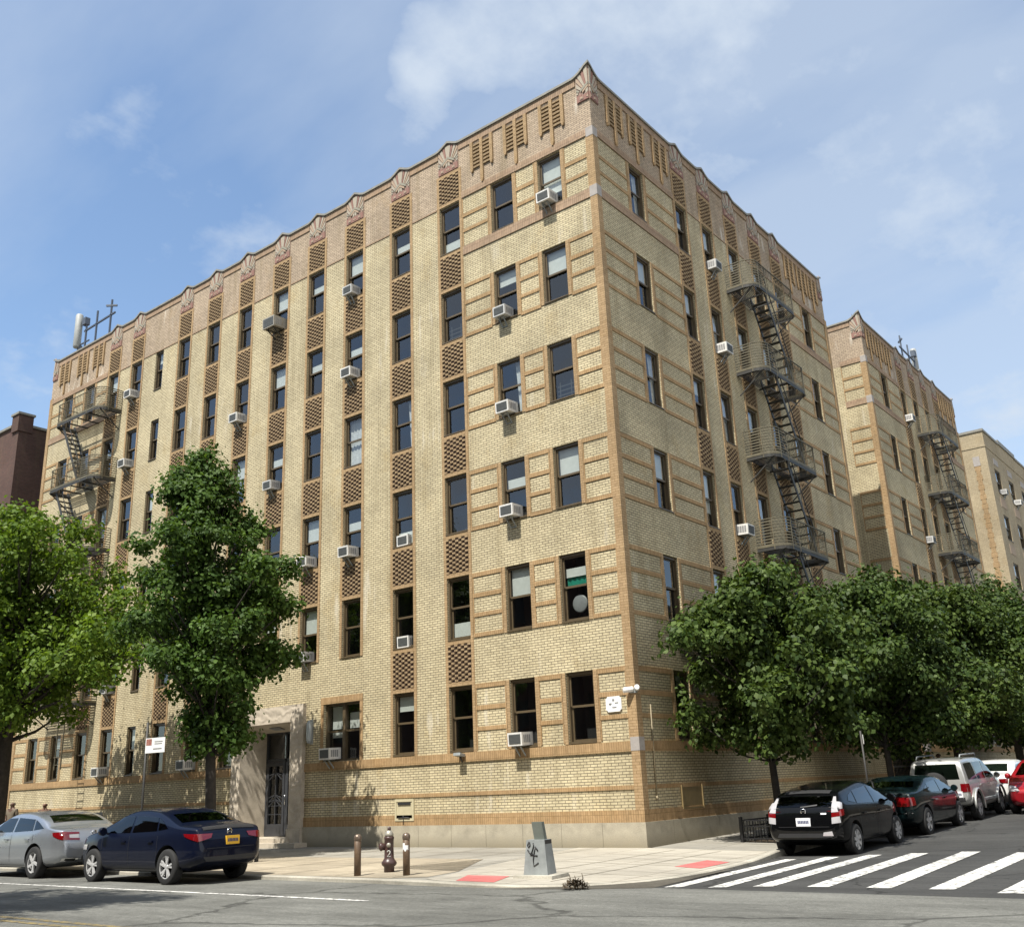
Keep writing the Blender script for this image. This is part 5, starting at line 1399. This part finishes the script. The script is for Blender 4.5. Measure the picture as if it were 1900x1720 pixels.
sp['lights'] = [(TLR, 'B', [(.36, .93), (.75, .93), (.75, .99), (.36, .97)]), (TLR, 'B', [(.36, .80), (.75, .82), (.75, .87), (.36, .84)]), (TLR, 'B', [(.60, .84), (.75, .86), (.75, .95), (.60, .95)]), (TLW, 'B', [(.38, .845), (.6, .855), (.6, .925), (.38, .925)]), (TLR, 'S', [(-2.35, .82), (-2.1, .90), (-2.04, .975), (-2.35, .985)]), (TLW, 'F', [(.45, .62), (.8, .64), (.8, .74), (.5, .72)])]
sp['extras'] = [('exhaust_trim', CHR, 'B', [(.38, .36), (.72, .38), (.72, .44), (.38, .43)], .008), ('bumper_trim', DKP, 'B', [(-.5, .38), (.3, .38), (.3, .47), (-.5, .47)], .006), ('exhaust', RUB, 'B', [(.44, .375), (.66, .39), (.66, .425), (.44, .42)], .012), ('roof_aerial', DKP, 'T', [(-.8, -.03), (-.8, .03), (-.65, .012), (-.65, -.012)], .05)]
sp['plate'] = (-.1, .80, WPL); sp['spokes'] = 5; sp['twist'] = .5; sp['spw'] = .03; sp['chrome'] = False
SILV = paint('silver_paint', (.36, .38, .41), .75, .28)
car('parked_car', 'silver sedan with long red tail lights cut by the left edge', (-12.36, -7.72, -.112), R(180), sp, SILV)
# black hatchback
h = 1.99
hb = dict(L=3.98, wb=2.55, wr=.31, H=1.42, beltz=.93, tum=.44,
    top=[(-h, .52), (-h+.02, .66), (-h+.06, .84), (-h+.11, .97), (-h+.22, 1.08), (-h+.36, 1.20), (-h+.42, 1.25), (-h+.58, 1.29), (-.7, 1.38), (-.1, 1.43), (.15, 1.42), (.42, 1.35), (1.25, 1.02), (1.35, .99), (1.65, .88), (h-.12, .74), (h-.03, .62), (h, .52)],
    belt=[(-h, .93), (-1.2, .97), (0, .93), (1.3, .89), (h, .75)], bottom=[(-h, .36), (-h+.15, .28), (-1.4, .19), (1.4, .19), (h, .3)],
    plan=[(-h, .68), (-h+.03, .75), (-h+.1, .81), (-h+.3, .845), (-.8, .85), (1.0, .85), (h-.4, .78), (h-.12, .66), (h, .5)],
    side_windows=[[(1.08, .96), (.1, .97), (.1, 1.31), (.5, 1.28)], [(.02, .97), (-.92, 1.0), (-.86, 1.26), (.02, 1.315)], [(-1.0, 1.02), (-1.34, 1.07), (-1.22, 1.17), (-.94, 1.24)]],
    seams=[1.1, .06, -.95], handles=[.25, -.7], mirror=(.98, .97), rear_glass=[(-.6, .985), (.6, .985), (.56, 1.185), (-.56, 1.185)], rear_ax='B', windscreen=[(1.15, -.64), (1.15, .64), (.42, .54), (.42, -.54)],
    lights=[(TLW, 'B', [(.61, .66), (.78, .68), (.77, .80), (.61, .78)]), (TLR, 'B', [(.61, .785), (.77, .805), (.77, .88), (.61, .87)]), (TLW, 'B', [(.61, .875), (.755, .885), (.65, 1.17), (.60, 1.17)]), (TLR, 'S', [(-1.915, .80), (-1.80, .82), (-1.76, .93), (-1.905, .93)]), (TLW, 'S', [(-1.90, .94), (-1.80, .94), (-1.70, 1.05), (-1.77, 1.08)]), (TLW, 'F', [(.4, .6), (.7, .62), (.66, .78), (.44, .74)])],
    extras=[('bumper_trim', DKP, 'B', [(-.6, .40), (.6, .40), (.55, .48), (-.55, .48)], .006), ('reflector', TLW, 'B', [(-.62, .43), (-.4, .43), (-.42, .5), (-.6, .52)], .012), ('boot_seam', BLK, 'B', [(-.55, .60), (.55, .60), (.55, .61), (-.55, .61)], .004), ('label_badge', WPL, 'B', [(-.5, .84), (-.38, .84), (-.38, .87), (-.5, .87)], .008), ('wiper', DKP, 'B', [(-.3, 1.0), (.06, .97), (.06, .988), (-.3, 1.025)], .02), ('spoiler', DKP, 'T', [(-1.60, -.5), (-1.60, .5), (-1.44, .5), (-1.44, -.5)], .014)],
    spokes=7, spw=.03, plate=(0, .70, WPL), badge=.905)
BLKP = paint('black_car_paint', (.002, .0022, .0026), .0, .3, .05, .6)
car('parked_car', 'black hatchback with tall clear tail lights parked nearest the crosswalk', (3.72, 2.17, -.165), R(90), hb, BLKP, R(1.1))
sp = sedan(4.42, .87, 1.36, .93)
sp['lights'] = [(TLR, 'B', [(.42, .72), (.72, .72), (.73, .92), (.42, .93)]), (TLR, 'S', [(-2.135, .73), (-2.0, .74), (-2.0, .92), (-2.135, .92)]), (TLW, 'F', [(.45, .62), (.8, .64), (.8, .74), (.5, .72)])]
sp['extras'] = [('bumper_trim', CHR, 'B', [(-.75, .56), (.75, .56), (.75, .575), (-.75, .575)], .008)]
sp['plate'] = (0, .8, YPL); sp['spokes'] = 5; sp['spw'] = .035
DGRN = paint('dark_green_paint', (.003, .009, .01), .0, .35, .1, .7)
car('parked_car', 'dark green sedan with square red tail lights between the hatchback and the off-roader', (3.72, 7.05, -.06), R(90), sp, DGRN, R(1.3))
h = 1.98
sv = dict(L=3.96, wb=2.45, wr=.36, H=1.68, beltz=1.06, tum=.22,
    top=[(-h, .58), (-h+.02, .8), (-h+.05, 1.05), (-h+.09, 1.3), (-h+.16, 1.58), (-h+.26, 1.65), (-1.0, 1.69), (-.2, 1.69), (.2, 1.66), (.45, 1.56), (.95, 1.13), (1.1, 1.09), (1.6, 1.04), (h-.12, .95), (h-.03, .8), (h, .6)],
    belt=[(-h, 1.04), (0, 1.05), (1.0, 1.03), (h, .92)], bottom=[(-h, .5), (-h+.1, .42), (-1.4, .32), (1.4, .32), (h, .45)],
    plan=[(-h, .70), (-h+.03, .78), (-h+.12, .83), (-1.4, .86), (1.2, .86), (h-.3, .82), (h-.05, .7), (h, .62)],
    side_windows=[[(.85, 1.09), (.02, 1.09), (.02, 1.55), (.42, 1.52)], [(-.05, 1.09), (-.85, 1.09), (-.85, 1.55), (-.05, 1.55)], [(-.93, 1.1), (-1.72, 1.1), (-1.66, 1.53), (-.93, 1.55)]],
    seams=[.9, -.01, -.89], handles=[.12, -.75], mirror=(.82, 1.08), mirror_mat=CHR, rear_glass=[(-.62, 1.12), (.62, 1.12), (.56, 1.53), (-.56, 1.53)], rear_ax='B', windscreen=[(.9, -.62), (.9, .62), (.48, .56), (.48, -.56)],
    lights=[(TLR, 'B', [(.62, .78), (.78, .78), (.77, 1.0), (.62, 1.0)]), (TLR, 'S', [(-1.93, .78), (-1.82, .78), (-1.82, 1.0), (-1.93, 1.0)]), (TLW, 'F', [(.45, .7), (.75, .72), (.72, .88), (.45, .88)])],
    extras=[('bumper_trim', DKP, 'B', [(-.7, .54), (.7, .54), (.7, .64), (-.7, .64)], .02)], spokes=5, spw=.04, plate=(-.5, .72, WPL))
SUVP = paint('warm_silver_paint', (.5, .5, .48), .6, .3)
sv_o, pt, cs_ = car('parked_car', 'silver off-roader with a spare wheel on its tailgate and roof rails', (3.72, 11.65, .07), R(90), sv, SUVP, R(1.3))
b = MB(); b.lathe([(.2, -.1), (.33, -.1), (.35, -.06), (.35, .06), (.33, .1), (.0, .1)], 30, 0, (-2.12, .02, .98), 'x'); sw = b.build('spare_wheel', TYR, sv_o)
b = MB(); b.lathe([(0, -.06), (.2, -.07), (.21, -.1), (.19, -.09)], 24, 0, (-2.12, .02, .98), 'x'); b.build('rim', ALU, sw)
for s_ in (-1, 1):
    b = MB(); b.tube([(-1.5, s_*.6, 1.68), (-1.42, s_*.6, 1.76), (.1, s_*.6, 1.77), (.2, s_*.58, 1.69)], .022); b.build('roof_rail', GAL, sv_o)
    for xw in (-1.225, 1.225):
        b = MB(); pts = [(xw+.46*math.cos(R(a)), s_*.875, .38+.46*math.sin(R(a))) for a in range(-10, 191, 15)]; b.tube(pts, .035, 6); b.build('wheel_arch_trim', SUVP, sv_o)
    b = MB(); b.box(-.75, .75, s_*.87-.02, s_*.87+.02, .5, .56); b.build('side_step', GAL, sv_o)
sp = sedan(4.6, .88, 1.47, .96); sp['lights'] = [(TLR, 'B', [(.45, .8), (.73, .8), (.74, .93), (.45, .93)]), (TLW, 'F', [(.45, .62), (.8, .64), (.8, .74), (.5, .72)])]
WHTP = paint('white_car_paint', (.72, .72, .7), .05, .3)
car('parked_car', 'white sedan parked beyond the silver off-roader', (3.75, 16.6, .19), R(90), sp, WHTP, R(1.3))
sp = sedan(4.3, .87, 1.5, .98); sp['lights'] = [(TLR, 'B', [(.45, .8), (.73, .8), (.74, .93), (.45, .93)]), (TLW, 'F', [(.40, .66), (.82, .66), (.80, .84), (.52, .78)]), (TLW, 'S', [(1.95, .68), (1.6, .74), (1.5, .88), (1.9, .82)])]
REDP = paint('red_car_paint', (.26, .008, .014), .2, .3)
car('parked_car', 'bright red car cut by the right edge, clear headlight showing', (5.72, 14.1, .13), R(-90), sp, REDP, R(-1.3))

# ------------------------------------------------------------------ people
def skin_body(name, verts, edges, radii, mat, parent, sub=2):
    me = bpy.data.meshes.new(name); me.from_pydata(verts, edges, [])
    tmp = bpy.data.objects.new('tmp', me); COL.objects.link(tmp)
    m = tmp.modifiers.new('k', 'SKIN'); m.use_smooth_shade = True
    for i, r_ in enumerate(radii):
        r_ = r_ if hasattr(r_, '__len__') else (r_, r_); me.skin_vertices[0].data[i].radius = r_
    me.skin_vertices[0].data[0].use_root = True
    s_ = tmp.modifiers.new('s', 'SUBSURF'); s_.levels = s_.render_levels = sub
    bpy.context.view_layer.update()
    out = bpy.data.meshes.new_from_object(tmp.evaluated_get(bpy.context.evaluated_depsgraph_get())); bpy.data.objects.remove(tmp)
    out.name = name; out.materials.clear(); out.materials.append(mat)
    for p in out.polygons: p.use_smooth = True
    return put(name, out, parent)
def person(label, loc, rz, ht, skin, shirt, trousers, longhair=False, swing=.0):
    o = thing('person', label, 'person', loc, rz); k = ht/1.70
    V = [(0,0,.95),(0,.01,1.15),(0,.0,1.36),(0,-.0,1.47),(0,.0,1.535),(0,-.02,1.60),(0,-.015,1.67),
         (.19,0,1.40),(.235,.02+swing*.3,1.12),(.22,-.06+swing,.90),(.215,-.09+swing,.81),(-.19,0,1.40),(-.235,.02-swing*.3,1.12),(-.22,-.06-swing,.90),(-.215,-.09-swing,.81),
         (.09,0,.90),(.1,-.02-swing*.6,.5),(.1,.02-swing,.09),(.1,-.1-swing,.04),(-.09,0,.90),(-.1,-.02+swing*.6,.5),(-.1,.02+swing,.09),(-.1,-.1+swing,.04)]
    Ed = [(0,1),(1,2),(2,3),(3,4),(4,5),(5,6),(2,7),(7,8),(8,9),(9,10),(2,11),(11,12),(12,13),(13,14),(0,15),(15,16),(16,17),(17,18),(0,19),(19,20),(20,21),(21,22)]
    Rd = [(.15,.11),(.14,.10),(.16,.1),(.06,.06),(.065,.075),(.078,.095),(.06,.075),.055,.04,.03,.033,.055,.04,.03,.033,.085,.055,.042,.04,.085,.055,.042,.04]
    V = [tuple(c*k for c in v) for v in V]; Rd = [tuple(c*k for c in r_) if hasattr(r_, '__len__') else r_*k for r_ in Rd]
    bd = skin_body('body', V, Ed, Rd, skin, o)
    # face and fingers join the same body mesh
    b = MB()
    b.tube([(0, -.105*k, 1.605*k), (0, -.125*k, 1.575*k), (0, -.10*k, 1.565*k)], [.008, .016, .01], 8)
    for s_ in (-1, 1):
        b.tube([(s_*.082*k, .0, 1.61*k), (s_*.092*k, .01, 1.59*k), (s_*.082*k, .0, 1.56*k)], [.008, .014, .006], 6)
        sw = swing*s_
        for q, ln in enumerate((.075, .085, .08, .06)):
            x = s_*(.215*k); y0 = (-.115+q*.02)*k+sw*k; b.tube([(x, y0, .80*k), (x-s_*.005, y0-.005, (.80-ln*.5)*k), (x-s_*.02, y0-.003, (.80-ln)*k)], [.009, .0085, .006], 6)
        b.tube([(s_*.2*k, (-.12+sw)*k, .84*k), (s_*.185*k, (-.145+sw)*k, .80*k), (s_*.18*k, (-.15+sw)*k, .765*k)], [.011, .010, .007], 6)
    ex = b.mesh('x', skin); bm = bmesh.new(); bm.from_mesh(bd.data); bm.from_mesh(ex); bm.to_mesh(bd.data); bm.free()
    sh = [0,1,2,3,7,8,11,12]; mp = {q: i for i, q in enumerate(sh)}
    vs = [V[q] for q in sh]; vs[0] = (0, 0, .93*k); vs[3] = (0, 0, 1.44*k)
    lerp = lambda a, c, t_: tuple(a[i]+(c[i]-a[i])*t_ for i in range(3))
    vs[mp[8]] = lerp(V[7], V[8], .75); vs[mp[12]] = lerp(V[11], V[12], .75)
    skin_body('shirt', vs, [(0,1),(1,2),(2,3),(2,4),(4,5),(2,6),(6,7)], [(.175*k,.135*k),(.165*k,.125*k),(.18*k,.12*k),(.075*k,.075*k),.075*k,.065*k,.075*k,.065*k], shirt, o)
    tr = [0,15,16,17,19,20,21]; skin_body('trousers', [V[q] for q in tr], [(0,1),(1,2),(2,3),(0,4),(4,5),(5,6)], [(.17*k,.125*k),.1*k,.075*k,.065*k,.1*k,.075*k,.065*k], trousers, o)
    hv = [(0, .02*k, 1.66*k), (0, .035*k, 1.60*k), (0, .05*k, 1.545*k)]
    skin_body('hair', hv, [(0,1),(1,2)], [(.078*k,.08*k),(.085*k,.082*k),(.06*k if not longhair else .075*k, .05*k)], HAI, o)
    for s_ in (-1, 1):
        b = MB(); y0 = (-swing if s_ > 0 else swing)*k
        b.obox((s_*.1*k, -.05*k+y0, .035), (.048, 0, 0), (0, .13, 0), (0, 0, .035)); b.build('shoe', BLK, o)
    return o
person('person in a khaki top on the pavement behind the silver sedan, nearer the left edge', (-25.75, -2.0, -.02), R(20), 1.68, SK1, CL1, CL3, False, .06)
person('person with tied-back hair and a brown top on the pavement behind the silver sedan', (-23.4, -2.0, -.02), R(35), 1.60, SK2, CL2, CL3, True, -.05)
person('person on the side-street pavement, dark head showing over the silver off-roader', (1.2, 18.9, S(1.2, 18.9)), R(0), 1.64, SK1, CL3, CL3, False, .05)
# gate across the shaded courtyard gap
o = thing('courtyard_gate', 'dark iron gate across the shaded courtyard gap between the two yellow brick buildings', 'gate', (0, 0, 0))
b = MB()
for q in np.arange(17.5, 21.8, .16): b.bar((-.6, q, .2), (-.6, q, 3.0), .03, .03)
for z in (.5, 1.6, 2.9): b.bar((-.6, 17.35, z), (-.6, 21.85, z), .04, .05)
b.build('bars', BLK, o)
for q in (17.55, 21.7):
    b = MB(); b.box(-.75, -.45, q-.15, q+.15, .1, 3.2); b.build('post', BLK, o)
